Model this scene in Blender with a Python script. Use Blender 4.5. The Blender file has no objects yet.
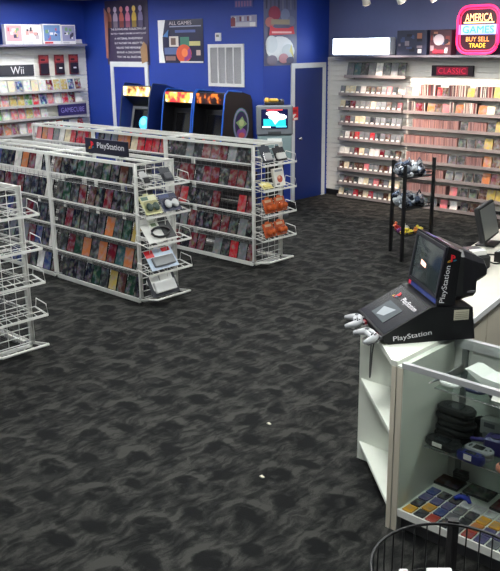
import bpy, math, random
from mathutils import Vector, Matrix, Euler
random.seed(7)
PI = math.pi
SC = bpy.context.scene
COL = SC.collection
def R(d): return math.radians(d)

# ------------------------------------------------------------------ materials
_mats = {}
def lin(c):
    out = []
    for v in c[:3]:
        v = v/255.0
        out.append(v/12.92 if v <= .04045 else ((v+.055)/1.055)**2.4)
    return tuple(out)+(1.0,)
def new_mat(name):
    m = bpy.data.materials.new(name); m.use_nodes = True
    nt = m.node_tree
    return m, nt, nt.nodes['Principled BSDF']
def mat(c, rough=.5, metal=0.0, emit=0.0, noise=.06, spec=.5):
    """procedural paint: colour broken up by a faint noise"""
    key = (tuple(c), rough, metal, emit, noise, spec)
    if key in _mats: return _mats[key]
    m, nt, b = new_mat('paint')
    b.inputs['Roughness'].default_value = rough
    b.inputs['Metallic'].default_value = metal
    b.inputs['Specular IOR Level'].default_value = spec
    if emit > 0:
        b.inputs['Base Color'].default_value = lin(c)
        b.inputs['Emission Color'].default_value = lin(c)
        b.inputs['Emission Strength'].default_value = emit
    else:
        tc = nt.nodes.new('ShaderNodeTexCoord'); n = nt.nodes.new('ShaderNodeTexNoise')
        n.inputs['Scale'].default_value = 14; n.inputs['Detail'].default_value = 3
        r = nt.nodes.new('ShaderNodeMapRange')
        r.inputs['To Min'].default_value = 1-noise; r.inputs['To Max'].default_value = 1+noise
        mx = nt.nodes.new('ShaderNodeMix'); mx.data_type = 'RGBA'; mx.blend_type = 'MULTIPLY'
        mx.inputs['Factor'].default_value = 1
        mx.inputs['A'].default_value = lin(c)
        nt.links.new(tc.outputs['Object'], n.inputs['Vector']); nt.links.new(n.outputs['Fac'], r.inputs['Value'])
        nt.links.new(r.outputs['Result'], mx.inputs['B']); nt.links.new(mx.outputs['Result'], b.inputs['Base Color'])
    _mats[key] = m
    return m

def carpet_mat():
    m, nt, b = new_mat('patterned_carpet'); N = nt.nodes.new; L = nt.links.new
    b.inputs['Roughness'].default_value = .85; b.inputs['Specular IOR Level'].default_value = .12
    tc = N('ShaderNodeTexCoord')
    def math_(op, a, bb=None, c=None):
        n = N('ShaderNodeMath'); n.operation = op
        for i, v in enumerate((a, bb, c)):
            if v is None: continue
            if isinstance(v, (int, float)): n.inputs[i].default_value = v
            else: L(v, n.inputs[i])
        return n.outputs[0]
    # wobble the lattice a little
    nz = N('ShaderNodeTexNoise'); nz.inputs['Scale'].default_value = 5.0; nz.inputs['Detail'].default_value = 3
    L(tc.outputs['Object'], nz.inputs['Vector'])
    sub = N('ShaderNodeVectorMath'); sub.operation = 'SUBTRACT'; L(nz.outputs['Color'], sub.inputs[0]); sub.inputs[1].default_value = (.5, .5, .5)
    scl = N('ShaderNodeVectorMath'); scl.operation = 'SCALE'; L(sub.outputs[0], scl.inputs[0]); scl.inputs['Scale'].default_value = .15
    add = N('ShaderNodeVectorMath'); add.operation = 'ADD'; L(tc.outputs['Object'], add.inputs[0]); L(scl.outputs[0], add.inputs[1])
    sx = N('ShaderNodeSeparateXYZ'); L(add.outputs[0], sx.inputs[0])
    PX, PY = .46, .42
    def medal(ox, oy, sx_, sy_, px=PX, py=PY):
        v = math_('DIVIDE', math_('ADD', sx.outputs['Y'], oy), py)
        row = math_('FLOOR', v); fv = math_('SUBTRACT', math_('SUBTRACT', v, row), .5)
        off = math_('MULTIPLY', row, .37)
        u = math_('ADD', math_('DIVIDE', math_('ADD', sx.outputs['X'], ox), px), off)
        fu = math_('SUBTRACT', math_('SUBTRACT', u, math_('FLOOR', u)), .5)
        x = math_('DIVIDE', math_('MULTIPLY', fu, px), sx_); y = math_('DIVIDE', math_('MULTIPLY', fv, py), sy_)
        return math_('SQRT', math_('ADD', math_('MULTIPLY', x, x), math_('MULTIPLY', y, y))), x, y
    def ramp(v, stops):
        r = N('ShaderNodeValToRGB'); e = r.color_ramp.elements
        while len(e) < len(stops): e.new(.5)
        for k, (p, c) in enumerate(stops): e[k].position = p; e[k].color = (c, c, c, 1)
        L(v, r.inputs['Fac']); return r.outputs['Color']
    mul = lambda a, c: math_('MULTIPLY', a, c)
    # feathery strokes running one way
    mp = N('ShaderNodeMapping'); mp.inputs['Scale'].default_value = (13, 3.4, 1)
    L(add.outputs[0], mp.inputs['Vector'])
    st = N('ShaderNodeTexNoise'); st.inputs['Scale'].default_value = 1.7; st.inputs['Detail'].default_value = 4; st.inputs['Roughness'].default_value = .6
    L(mp.outputs[0], st.inputs['Vector'])
    stv = ramp(st.outputs['Fac'], [(.38, .0), (.47, .3), (.53, .7), (.6, 1)])
    bl = N('ShaderNodeTexNoise'); bl.inputs['Scale'].default_value = 8; bl.inputs['Detail'].default_value = 3
    L(add.outputs[0], bl.inputs['Vector'])
    blv = ramp(bl.outputs['Fac'], [(.4, .0), (.58, 1)])
    brk = ramp(bl.outputs['Fac'], [(.46, 0), (.56, .8)])
    # dark eyes broken by pale marks, each with a pale crescent on one side
    d, x, y = medal(0, 0, .105, .08)
    core = ramp(math_('MULTIPLY', d, .4), [(0, 0), (.30, .0), (.46, 1), (1, 1)])
    eye = math_('MAXIMUM', core, mul(brk, .75))
    cres = ramp(math_('MULTIPLY', d, .4), [(.34, 0), (.48, 1), (.6, .7), (.74, 0)])
    side = ramp(math_('ADD', mul(math_('SUBTRACT', y, x), .22), .4), [(.25, 0), (.7, 1)])
    d2, x2, y2 = medal(.23, .2, .085, .05)
    loz = ramp(math_('MULTIPLY', d2, .5), [(0, .05), (.36, .12), (.56, 1), (1, 1)])
    body = math_('ADD', math_('ADD', mul(stv, .34), mul(blv, .22)), mul(mul(stv, blv), .24))
    pat = mul(mul(math_('ADD', body, mul(mul(mul(cres, side), math_('ADD', mul(stv, .6), .4)), .85)), eye), loz)
    fine = N('ShaderNodeTexNoise'); fine.inputs['Scale'].default_value = 150; fine.inputs['Detail'].default_value = 2
    L(tc.outputs['Object'], fine.inputs['Vector'])
    val = math_('MULTIPLY', math_('ADD', mul(pat, 1.15), .04), math_('ADD', mul(fine.outputs['Fac'], 1.5), .25))
    cr = N('ShaderNodeValToRGB'); e = cr.color_ramp.elements
    e[0].position = 0; e[0].color = (.0042, .0045, .0052, 1); e[1].position = 1; e[1].color = (.047, .047, .043, 1)
    pw = math_('POWER', val, 1.25); L(pw, cr.inputs['Fac']); L(cr.outputs['Color'], b.inputs['Base Color'])
    bp = N('ShaderNodeBump'); bp.inputs['Strength'].default_value = .35; bp.inputs['Distance'].default_value = .004
    L(fine.outputs['Fac'], bp.inputs['Height']); L(bp.outputs['Normal'], b.inputs['Normal'])
    return m

def cover_mat(scale=15.0, sat=1.1, val=.5, amt=.58, name='printed_cover'):
    """printed front: the thing's own colour with patches of other inks, different on every copy"""
    m, nt, b = new_mat(name); N = nt.nodes.new; L = nt.links.new
    b.inputs['Roughness'].default_value = .22
    tc = N('ShaderNodeTexCoord'); oi = N('ShaderNodeObjectInfo')
    mu = N('ShaderNodeMath'); mu.operation = 'MULTIPLY'; mu.inputs[1].default_value = 97.0; L(oi.outputs['Random'], mu.inputs[0])
    cb = N('ShaderNodeCombineXYZ')
    for k in ('X', 'Y', 'Z'): L(mu.outputs[0], cb.inputs[k])
    ad = N('ShaderNodeVectorMath'); ad.operation = 'ADD'; L(tc.outputs['Object'], ad.inputs[0]); L(cb.outputs[0], ad.inputs[1])
    n1 = N('ShaderNodeTexNoise'); n1.inputs['Scale'].default_value = scale*1.3; n1.inputs['Detail'].default_value = 4
    n2 = N('ShaderNodeTexNoise'); n2.inputs['Scale'].default_value = scale; n2.inputs['Detail'].default_value = 4
    for n in (n1, n2): L(ad.outputs[0], n.inputs['Vector'])
    hs = N('ShaderNodeHueSaturation'); L(n1.outputs['Color'], hs.inputs['Color']); hs.inputs['Saturation'].default_value = sat; hs.inputs['Value'].default_value = val
    rp = N('ShaderNodeValToRGB'); rp.color_ramp.elements[0].position = .42; rp.color_ramp.elements[1].position = .66
    L(n2.outputs['Fac'], rp.inputs['Fac'])
    f = N('ShaderNodeMath'); f.operation = 'MULTIPLY'; f.inputs[1].default_value = amt; L(rp.outputs['Color'], f.inputs[0])
    mx = N('ShaderNodeMix'); mx.data_type = 'RGBA'
    L(f.outputs[0], mx.inputs['Factor']); L(oi.outputs['Color'], mx.inputs['A']); L(hs.outputs['Color'], mx.inputs['B'])
    L(mx.outputs['Result'], b.inputs['Base Color'])
    return m
def own_mat(rough=.4):
    m, nt, b = new_mat('moulded_plastic'); oi = nt.nodes.new('ShaderNodeObjectInfo')
    nt.links.new(oi.outputs['Color'], b.inputs['Base Color']); b.inputs['Roughness'].default_value = rough
    return m
def glass_mat(tint=(235, 245, 240), a=.1):
    m = bpy.data.materials.new('clear_glass'); m.use_nodes = True; nt = m.node_tree; nt.nodes.clear()
    o = nt.nodes.new('ShaderNodeOutputMaterial'); t = nt.nodes.new('ShaderNodeBsdfTransparent'); g = nt.nodes.new('ShaderNodeBsdfGlossy')
    t.inputs['Color'].default_value = lin(tint); g.inputs['Roughness'].default_value = .06
    lw = nt.nodes.new('ShaderNodeLayerWeight'); lw.inputs['Blend'].default_value = .5
    pw = nt.nodes.new('ShaderNodeMath'); pw.operation = 'POWER'; pw.inputs[1].default_value = 4.0; nt.links.new(lw.outputs['Facing'], pw.inputs[0])
    fr = nt.nodes.new('ShaderNodeMath'); fr.operation = 'MULTIPLY_ADD'; fr.inputs[1].default_value = .5; fr.inputs[2].default_value = .03; nt.links.new(pw.outputs[0], fr.inputs[0])
    mx = nt.nodes.new('ShaderNodeMixShader'); nt.links.new(fr.outputs[0], mx.inputs[0])
    nt.links.new(t.outputs[0], mx.inputs[1]); nt.links.new(g.outputs[0], mx.inputs[2]); nt.links.new(mx.outputs[0], o.inputs[0])
    return m
def swirl_emit(c1, c2, c3, strength, scale=6.0):
    """backlit artwork: three inks in noise bands"""
    m, nt, b = new_mat('backlit_art'); N = nt.nodes.new; L = nt.links.new
    tc = N('ShaderNodeTexCoord'); n = N('ShaderNodeTexNoise'); n.inputs['Scale'].default_value = scale; n.inputs['Detail'].default_value = 2
    L(tc.outputs['Object'], n.inputs['Vector'])
    r = N('ShaderNodeValToRGB'); e = r.color_ramp.elements; e[0].position = .38; e[1].position = .62; e.new(.5)
    for k, c in enumerate((c1, c2, c3)): e[k].color = lin(c)
    L(n.outputs['Fac'], r.inputs['Fac']); L(r.outputs['Color'], b.inputs['Emission Color']); L(r.outputs['Color'], b.inputs['Base Color'])
    b.inputs['Emission Strength'].default_value = strength; b.inputs['Roughness'].default_value = .3
    return m

WHITE = mat((226, 226, 216), .4); WIRE = mat((222, 222, 218), .35); BLACK = mat((14, 14, 17), .4); MATTE = mat((20, 20, 23), .7)
BLUEWALL = mat((24, 58, 154), .6, noise=.04); CASING = mat((205, 208, 212), .4); SLAT = mat((222, 220, 214), .38)
SHELFM = mat((148, 140, 138), .3); CHROME = mat((190, 190, 192), .2, .9); DKGREY = mat((52, 54, 58), .5); GREY = mat((120, 124, 126), .5)
TRIM = mat((196, 198, 200), .3, .3); BEIGE = mat((214, 208, 190), .5); EDGE = mat((214, 206, 188), .6)
GLASS = glass_mat((251, 253, 252)); SHELFGLASS = glass_mat((243, 250, 247)); COVER = cover_mat(); COVERB = cover_mat(17, 1.6, 1.1, .75, 'bright_printed_cover'); OWN = own_mat(); CASEBLK = mat((26, 27, 30), .25); TAGW = mat((235, 232, 226), .5)
CASEWHT = mat((220, 222, 224), .3)
CLEAR = glass_mat((245, 245, 245))

# ------------------------------------------------------------------ mesh builder
class MB:
    def __init__(s): s.v = []; s.f = []; s.mi = []; s.sm = []; s.mats = []
    def _m(s, m):
        if m not in s.mats: s.mats.append(m)
        return s.mats.index(m)
    def add(s, vs, fs, m, smooth=False):
        o = len(s.v); k = s._m(m); s.v += [tuple(v) for v in vs]
        for f in fs: s.f.append([i+o for i in f]); s.mi.append(k); s.sm.append(smooth)
        return s
    def box(s, x0, y0, z0, x1, y1, z1, m, T=None, taper=1.0):
        vs = [Vector(p) for p in ((x0,y0,z0),(x1,y0,z0),(x1,y1,z0),(x0,y1,z0),(x0,y0,z1),(x1,y0,z1),(x1,y1,z1),(x0,y1,z1))]
        if taper != 1.0:
            cx, cy = (x0+x1)/2, (y0+y1)/2
            for k in range(4, 8): vs[k].x = cx+(vs[k].x-cx)*taper; vs[k].y = cy+(vs[k].y-cy)*taper
        if T is not None: vs = [T @ v for v in vs]
        return s.add(vs, [(0,3,2,1),(4,5,6,7),(0,1,5,4),(1,2,6,5),(2,3,7,6),(3,0,4,7)], m)
    def bevbox(s, x0, y0, z0, x1, y1, z1, b, m, T=None):
        """box with its vertical and top/bottom edges chamfered"""
        def ring(x0, y0, x1, y1, z, c): return [(x0+c,y0,z),(x1-c,y0,z),(x1,y0+c,z),(x1,y1-c,z),(x1-c,y1,z),(x0+c,y1,z),(x0,y1-c,z),(x0,y0+c,z)]
        rs = [ring(x0+b,y0+b,x1-b,y1-b,z0,b*.5), ring(x0,y0,x1,y1,z0+b,b), ring(x0,y0,x1,y1,z1-b,b), ring(x0+b,y0+b,x1-b,y1-b,z1,b*.5)]
        vs = [Vector(p) for r in rs for p in r]
        if T is not None: vs = [T @ v for v in vs]
        fs = [tuple(reversed(range(8))), tuple(range(24, 32))]
        for k in range(3):
            for i in range(8): fs.append((k*8+i, k*8+(i+1) % 8, (k+1)*8+(i+1) % 8, (k+1)*8+i))
        return s.add(vs, fs, m)
    def tube(s, pts, r, m, n=5, closed=False, smooth=True):
        pts = [Vector(p) for p in pts]; vs = []; N = len(pts)
        for i, p in enumerate(pts):
            if closed: d = (pts[(i+1) % N]-pts[i-1])
            else: d = pts[min(i+1, N-1)]-pts[max(i-1, 0)]
            d = d.normalized() if d.length > 1e-9 else Vector((0,0,1))
            up = Vector((0,0,1)) if abs(d.z) < .9 else Vector((1,0,0))
            a = d.cross(up).normalized(); b = d.cross(a)
            rr = r[i] if isinstance(r, (list, tuple)) else r
            for k in range(n):
                t = 2*PI*k/n+PI/4; vs.append(p+a*(math.cos(t)*rr)+b*(math.sin(t)*rr))
        fs = []
        for i in range(N if closed else N-1):
            j = (i+1) % N
            for k in range(n): fs.append((i*n+k, i*n+(k+1) % n, j*n+(k+1) % n, j*n+k))
        if not closed: fs += [tuple(range(n)), tuple(reversed(range((N-1)*n, N*n)))]
        return s.add(vs, fs, m, smooth)
    def prism(s, prof, f0, f1, m, ends=True):
        """prof: list of 2-D points; f0/f1 map (u,v) to 3-D at the two ends"""
        n = len(prof); vs = [f0(*p) for p in prof]+[f1(*p) for p in prof]
        fs = [(i, (i+1) % n, n+(i+1) % n, n+i) for i in range(n)]
        if ends: fs += [tuple(reversed(range(n))), tuple(range(n, 2*n))]
        return s.add(vs, fs, m)
    def sphere(s, c, r, m, n=10, k=6, T=None):
        c = Vector(c); r = Vector(r) if not isinstance(r, (int, float)) else Vector((r, r, r)); vs = []; fs = []
        for i in range(k+1):
            a = -PI/2+PI*i/k
            for j in range(n):
                t = 2*PI*j/n; vs.append(c+Vector((r.x*math.cos(a)*math.cos(t), r.y*math.cos(a)*math.sin(t), r.z*math.sin(a))))
        if T is not None: vs = [T @ v for v in vs]
        for i in range(k):
            for j in range(n): fs.append((i*n+j, i*n+(j+1) % n, (i+1)*n+(j+1) % n, (i+1)*n+j))
        return s.add(vs, fs, m, True)
    def cyl(s, p, q, r, m, n=14, r2=None):
        return s.tube([p, q], [r, r if r2 is None else r2], m, n)
    def build(s, name, parent=None, loc=(0,0,0), rot=(0,0,0)):
        me = bpy.data.meshes.new(name); me.from_pydata(s.v, [], s.f)
        for m in s.mats: me.materials.append(m)
        me.polygons.foreach_set('material_index', s.mi); me.polygons.foreach_set('use_smooth', s.sm)
        me.update()
        import bmesh
        bm = bmesh.new(); bm.from_mesh(me); bmesh.ops.recalc_face_normals(bm, faces=bm.faces); bm.to_mesh(me); bm.free()
        o = bpy.data.objects.new(name, me); COL.objects.link(o); o.location = loc; o.rotation_euler = rot
        if parent: o.parent = parent
        return o
    mesh = build

def tag(o, label=None, cat=None, group=None, kind=None):
    if label: o['label'] = label
    if cat: o['category'] = cat
    if group: o['group'] = group
    if kind: o['kind'] = kind
    return o
def thing(name, label, cat, loc=(0,0,0), rz=0, group=None):
    o = bpy.data.objects.new(name, None); COL.objects.link(o); o.location = loc; o.rotation_euler = (0,0,rz)
    o.empty_display_size = .1
    return tag(o, label, cat, group)
def struct(mb, name, parent=None):
    o = mb.build(name, parent)
    if not parent: o['kind'] = 'structure'
    return o
def share(o, parent, loc=(0,0,0), rot=(0,0,0), name=None):
    c = o.copy(); COL.objects.link(c); c.parent = parent; c.location = loc; c.rotation_euler = rot
    if name: c.name = name
    return c
def copy_thing(o, loc, rot=None, label=None, group=None):
    c = o.copy(); COL.objects.link(c); c.location = loc
    if rot is not None: c.rotation_euler = rot
    if label: c['label'] = label
    if group: c['group'] = group
    for ch in o.children:
        d = ch.copy(); COL.objects.link(d); d.parent = c
        for g in ch.children:
            e = g.copy(); COL.objects.link(e); e.parent = d
    return c

def letters(text, name, O, U, V, width, height, m, parent=None, depth=.002):
    """raised lettering in the plane O + u*U + v*V, centred on O, fitted to width x height"""
    cu = bpy.data.curves.new('lettering', 'FONT'); cu.body = text; cu.align_x = 'CENTER'; cu.resolution_u = 3
    tmp = bpy.data.objects.new('lettering', cu); COL.objects.link(tmp)
    dg = bpy.context.evaluated_depsgraph_get(); me0 = tmp.evaluated_get(dg).to_mesh()
    vs = [v.co.copy() for v in me0.vertices]; fs = [list(p.vertices) for p in me0.polygons]
    tmp.evaluated_get(dg).to_mesh_clear(); COL.objects.unlink(tmp); bpy.data.objects.remove(tmp); bpy.data.curves.remove(cu)
    x0 = min(v.x for v in vs); x1 = max(v.x for v in vs); y0 = min(v.y for v in vs); y1 = max(v.y for v in vs)
    O, U, V = Vector(O), Vector(U).normalized(), Vector(V).normalized(); W = U.cross(V)
    out = [O+U*((v.x-(x0+x1)/2)/(x1-x0)*width)+V*((v.y-(y0+y1)/2)/(y1-y0)*height)+W*depth for v in vs]
    mb = MB(); mb.add(out, fs, m); return mb.build(name, parent)

class Flat:
    """printed artwork: coloured shapes in the plane O + u*U + v*V (u,v in 0..1), each a hair above the last"""
    def __init__(s, O, U, V, W, H):
        s.O, s.U, s.V = Vector(O), Vector(U).normalized(), Vector(V).normalized(); s.N = s.U.cross(s.V); s.W, s.H = W, H; s.k = 0; s.mb = MB()
    def p(s, u, v): return s.O+s.U*(u*s.W)+s.V*(v*s.H)+s.N*(.0012*s.k+.001)
    def poly(s, pts, m):
        s.k += 1; s.mb.add([s.p(*q) for q in pts], [tuple(range(len(pts)))], m); return s
    def rect(s, u0, v0, u1, v1, m): return s.poly([(u0,v0),(u1,v0),(u1,v1),(u0,v1)], m)
    def disc(s, u, v, ru, rv, m, n=18, a0=0, a1=360):
        return s.poly([(u+ru*math.cos(R(a0+(a1-a0)*i/n)), v+rv*math.sin(R(a0+(a1-a0)*i/n))) for i in range(n if a1-a0 == 360 else n+1)], m)
    def build(s, name, parent): return s.mb.build(name, parent)

ORD = ['first','second','third','fourth','fifth','sixth','seventh','eighth','ninth','tenth','eleventh','twelfth','thirteenth','fourteenth','fifteenth','sixteenth']

# ------------------------------------------------------------------ camera (solved from the picture's vanishing lines)
H = 2.4; yaw, pitch, roll, fpx = -.760015, .288444, -.01242, 810.07
F = Vector((math.sin(yaw)*math.cos(pitch), math.cos(yaw)*math.cos(pitch), -math.sin(pitch)))
r0 = Vector((math.cos(yaw), -math.sin(yaw), 0)); u0 = r0.cross(F)
r1 = r0*math.cos(roll)+u0*math.sin(roll); u1 = -r0*math.sin(roll)+u0*math.cos(roll)
cd = bpy.data.cameras.new('camera'); cam = bpy.data.objects.new('camera', cd); COL.objects.link(cam)
M = Matrix(((r1.x, u1.x, -F.x, 0), (r1.y, u1.y, -F.y, 0), (r1.z, u1.z, -F.z, H), (0, 0, 0, 1)))
cam.matrix_world = M; cd.sensor_fit = 'HORIZONTAL'; cd.sensor_width = 36; cd.lens = 36*fpx/500; cd.clip_start = .05
SC.camera = cam

# ------------------------------------------------------------------ room
XL, YV, XD, YS, ZC = -12.70, 9.11, -8.338, 10.665, 3.2
XR, YN = 2.6, -1.6
struct(MB().box(XL-.1, YN-.1, -.1, XR+.1, YS+.1, 0, carpet_mat()), 'floor')
CEIL = mat((214, 214, 214), .8)
mb = MB().box(XL-.1, YN-.1, ZC, XR+.1, YS+.1, ZC+.1, CEIL)
struct(mb, 'ceiling')
struct(MB().box(XL-.1, YN, 0, XL, YV, ZC, BLUEWALL), 'wall_left')
struct(MB().box(XL-.1, YV, 0, XD-.12, YV+.12, ZC, BLUEWALL), 'wall_back')
struct(MB().box(XD-.12, YV, 0, XD, YS, ZC, BLUEWALL), 'wall_side')
WALLHAZE = mat((104, 112, 152), .6, noise=.04)  # wall blue greyed and lightened: haze around the light box painted into it
struct(MB().box(XD-.12, YS, 0, XR, YS+.1, ZC, WALLHAZE), 'wall_right')
PALE = mat((170, 172, 176), .7)
struct(MB().box(XR, YN, 0, XR+.1, YS, ZC, PALE), 'wall_east')
struct(MB().box(XL, YN-.1, 0, XR, YN, ZC, PALE), 'wall_front')

def slat_profile(z0, z1):
    prof = [(0, z0)]; z = z0; p = .0762
    while z+p < z1:
        prof += [(.019, z+.004), (.019, z+p-.010), (.006, z+p-.008), (.006, z+p)]; z += p
    prof += [(.019, z+.003), (.019, z1), (0, z1)]
    return prof
pr = slat_profile(.09, 2.2)
struct(MB().prism(pr, lambda u, z: (XD+.002, YS-u, z), lambda u, z: (-3.2, YS-u, z), SLAT), 'trim_1')
pr = slat_profile(.09, 2.42)
struct(MB().prism(pr, lambda u, z: (XL+u, 4.6, z), lambda u, z: (XL+u, YV-.03, z), SLAT), 'trim_2')
struct(MB().box(XD+.01, YS-.025, 0, -3.2, YS, .088, BLACK), 'baseboard_right')
struct(MB().box(XL, 4.6, 0, XL+.025, YV-.03, .088, BLACK), 'baseboard_left')
# high display ledges
mb = MB().box(XD+.25, YS-.32, 2.205, -3.2, YS, 2.235, mat((92, 92, 104), .5))
struct(mb, 'trim_3')
mb = MB().box(XL, 4.6, 2.425, XL+.3, YV-.18, 2.455, mat((120, 116, 140), .5))
struct(mb, 'trim_4')

# doors
def casing(mb, f, a0, a1, top, w=.075, t=.025):
    for (p0, p1, z0, z1) in ((a0, a0+w, 0, top), (a1-w, a1, 0, top), (a0+w, a1-w, top-w, top)):
        f(mb, p0, p1, z0, z1, t)
def fx(mb, p0, p1, z0, z1, t): mb.box(XD, p0, z0, XD+t, p1, z1, CASING)
def fy(mb, p0, p1, z0, z1, t): mb.box(p0, YV-t, z0, p1, YV, z1, CASING)
DOOR = mat((24, 46, 112), .45)
d = struct(MB().box(XD, 9.80, .01, XD+.012, 10.50, 2.06, DOOR), 'door_1')
mb = MB(); casing(mb, fx, 9.735, 10.575, 2.125); mb.build('door_casing', d)
mb = MB().cyl((XD+.012, 9.9, .98), (XD+.05, 9.9, .98), .012, CHROME).sphere((XD+.065, 9.9, .98), .028, CHROME); mb.build('door_knob', d)
d = struct(MB().box(-11.90, YV-.012, .01, -11.02, YV, 2.07, mat((26, 52, 150), .45)), 'door_2')
mb = MB(); casing(mb, fy, -11.98, -10.95, 2.15, .085); mb.build('door_casing', d)
mb = MB().cyl((-11.12, YV-.012, .98), (-11.12, YV-.05, .98), .012, CHROME).sphere((-11.12, YV-.065, .98), .028, CHROME); mb.build('door_knob', d)

# ------------------------------------------------------------------ ceiling lights
LAMP = mat((250, 253, 250), .4, emit=24)
proto = None
spots = [(-11.5, 7.5), (-11.6, 4.8), (-9.6, 3.2), (-7.2, 7.6), (-6.6, 1.2), (-6.9, 4.2), (-3.9, 6.6), (-3.4, 3.6), (-1.2, 4.6), (-1.9, 2.1), (-9.9, 6.9), (-5.5, 9.0)]
for k, (x, y) in enumerate(spots):
    if proto is None:
        proto = thing('ceiling_light', 'x', 'ceiling light', (x, y, ZC))
        mb = MB()
        for a in ((-.3, -.6, -.27, .6), (.27, -.6, .3, .6), (-.27, -.6, .27, -.57), (-.27, .57, .27, .6)): mb.box(a[0], a[1], -.03, a[2], a[3], -.001, WHITE)
        mb.build('frame', proto)
        MB().box(-.27, -.57, -.022, .27, .57, -.012, LAMP).build('diffuser', proto); o = proto
    else: o = copy_thing(proto, (x, y, ZC))
    tag(o, 'white fluorescent ceiling panel above the sales floor, out of the picture', 'ceiling light', 'ceiling panels overhead')
proto['label'] = 'white glowing ceiling panel at the top left above the wall of white cases'
del proto['group']
# track spotlights near the right wall
track = MB().box(-7.3, 9.58, ZC-.03, -5.0, 9.62, ZC, WHITE)
tag(track.build('lighting_track'), 'white ceiling track carrying spotlights in front of the right wall', 'track')
whr = ['leftmost, right of the bright light box', 'middle one, above the game boxes on the ledge', 'rightmost, above the red neon sign']
for k, (x, tgt, pw) in enumerate(((-6.88, (-6.95, 10.6, .62), 62), (-6.33, (-6.0, 10.6, 1.3), 34), (-5.84, (-4.6, 10.6, .8), 30))):
    t = thing('track_spotlight', 'white track spotlight by the ceiling, '+whr[k], 'spotlight', (x, 9.6, ZC-.03))
    d = (Vector(tgt)-Vector((x, 9.6, 2.98))).normalized(); c = Vector((0, 0, -.19))
    MB().cyl((0, 0, 0), (0, 0, -.16), .012, WHITE).build('stem', t)
    MB().cyl(c-d*.06, c+d*.07, .045, WHITE, 14, .06).build('lamp_head', t)
    MB().cyl(c+d*.071, c+d*.075, .05, mat((255, 236, 214), .4, emit=6)).build('bulb', t)
    ld = bpy.data.lights.new('spot', 'SPOT'); ld.energy = pw*6; ld.color = (1, .80, .66); ld.spot_size = R(66); ld.spot_blend = .9; ld.shadow_soft_size = .05
    lo = bpy.data.objects.new('spot_beam', ld); COL.objects.link(lo); lo.parent = t; lo.location = c+d*.09
    lo.rotation_euler = d.to_track_quat('-Z', 'Y').to_euler()

# ------------------------------------------------------------------ wire gondolas
GL, GD, GT = 1.44, .46, 1.37
TIERS = [1.165, .890, .617, .345, .068]
WIRESHADE = mat((84, 84, 86), .4)  # white wire darkened for inner grids: shade between tiers put into the colour
def shelf_mesh():
    mb = MB(); x0, x1 = .03, GL-.03
    mb.box(x0, -.006, -.008, x1, 0, .008, WIRE)
    mb.tube([(x0, 0, -.02), (x1, 0, -.02)], .0026, WIRE, 4)
    for i in range(13):
        x = x0+.02+(x1-x0-.04)*i/12
        mb.tube([(x, -.002, -.006), (x, .075, -.018), (x, .122, .13)], .002, WIRESHADE, 4, smooth=False)
    for y, z in ((.075, -.018), (.1, .06), (.122, .13)): mb.tube([(x0, y, z), (x1, y, z)], .0024, WIRESHADE, 4)
    return mb
def grid_panel(mb, p0, p1, n, z0, z1, m, rr=.0032, r2=.0045):
    p0, p1 = Vector(p0), Vector(p1)
    for i in range(n+1):
        p = p0.lerp(p1, i/n); mb.tube([(p.x, p.y, z0), (p.x, p.y, z1)], rr, m, 4)
    z = z0
    while z <= z1+1e-6:
        mb.tube([(p0.x, p0.y, z), (p1.x, p1.y, z)], r2, m, 4); z += .0645
def end_shelf_mesh():
    mb = MB(); y0, y1 = -.045, GD+.04; D = .19
    mb.box(D-.004, y0, -.010, D+.004, y1, .010, WIRE)
    for i in range(8):
        y = y0+.01+(y1-y0-.02)*i/7; mb.tube([(.012, y, .03), (D, y, -.004)], .003, WIRE, 4)
    for x, z in ((.015, .032), (.1, .012)): mb.tube([(x, y0, z), (x, y1, z)], .0036, WIRE, 4)
    for y in (y0, y1): mb.tube([(.012, y, .03), (D, y, 0), (D-.02, y, .085), (.03, y, .105), (.012, y, .03)], .0042, WIRE, 5)
    return mb
def end_foot_mesh():
    mb = MB(); z = .068
    mb.tube([(0, 0, z), (.125, .1, z), (.125, GD+.06, z), (0, GD, z)], .012, WIRE, 6)
    for i in range(6): mb.tube([(0, .05+i*.08, z), (.125, .12+i*.07, z)], .003, WIRE, 4)
    return mb
def caster_mesh():
    mb = MB(); mb.box(-.014, -.004, .03, .014, .004, .075, GREY)
    mb.box(-.016, -.016, .062, .016, .016, .078, GREY)
    mb.cyl((0, -.012, .028), (0, .012, .028), .028, DKGREY); return mb
_g = {}
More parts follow.
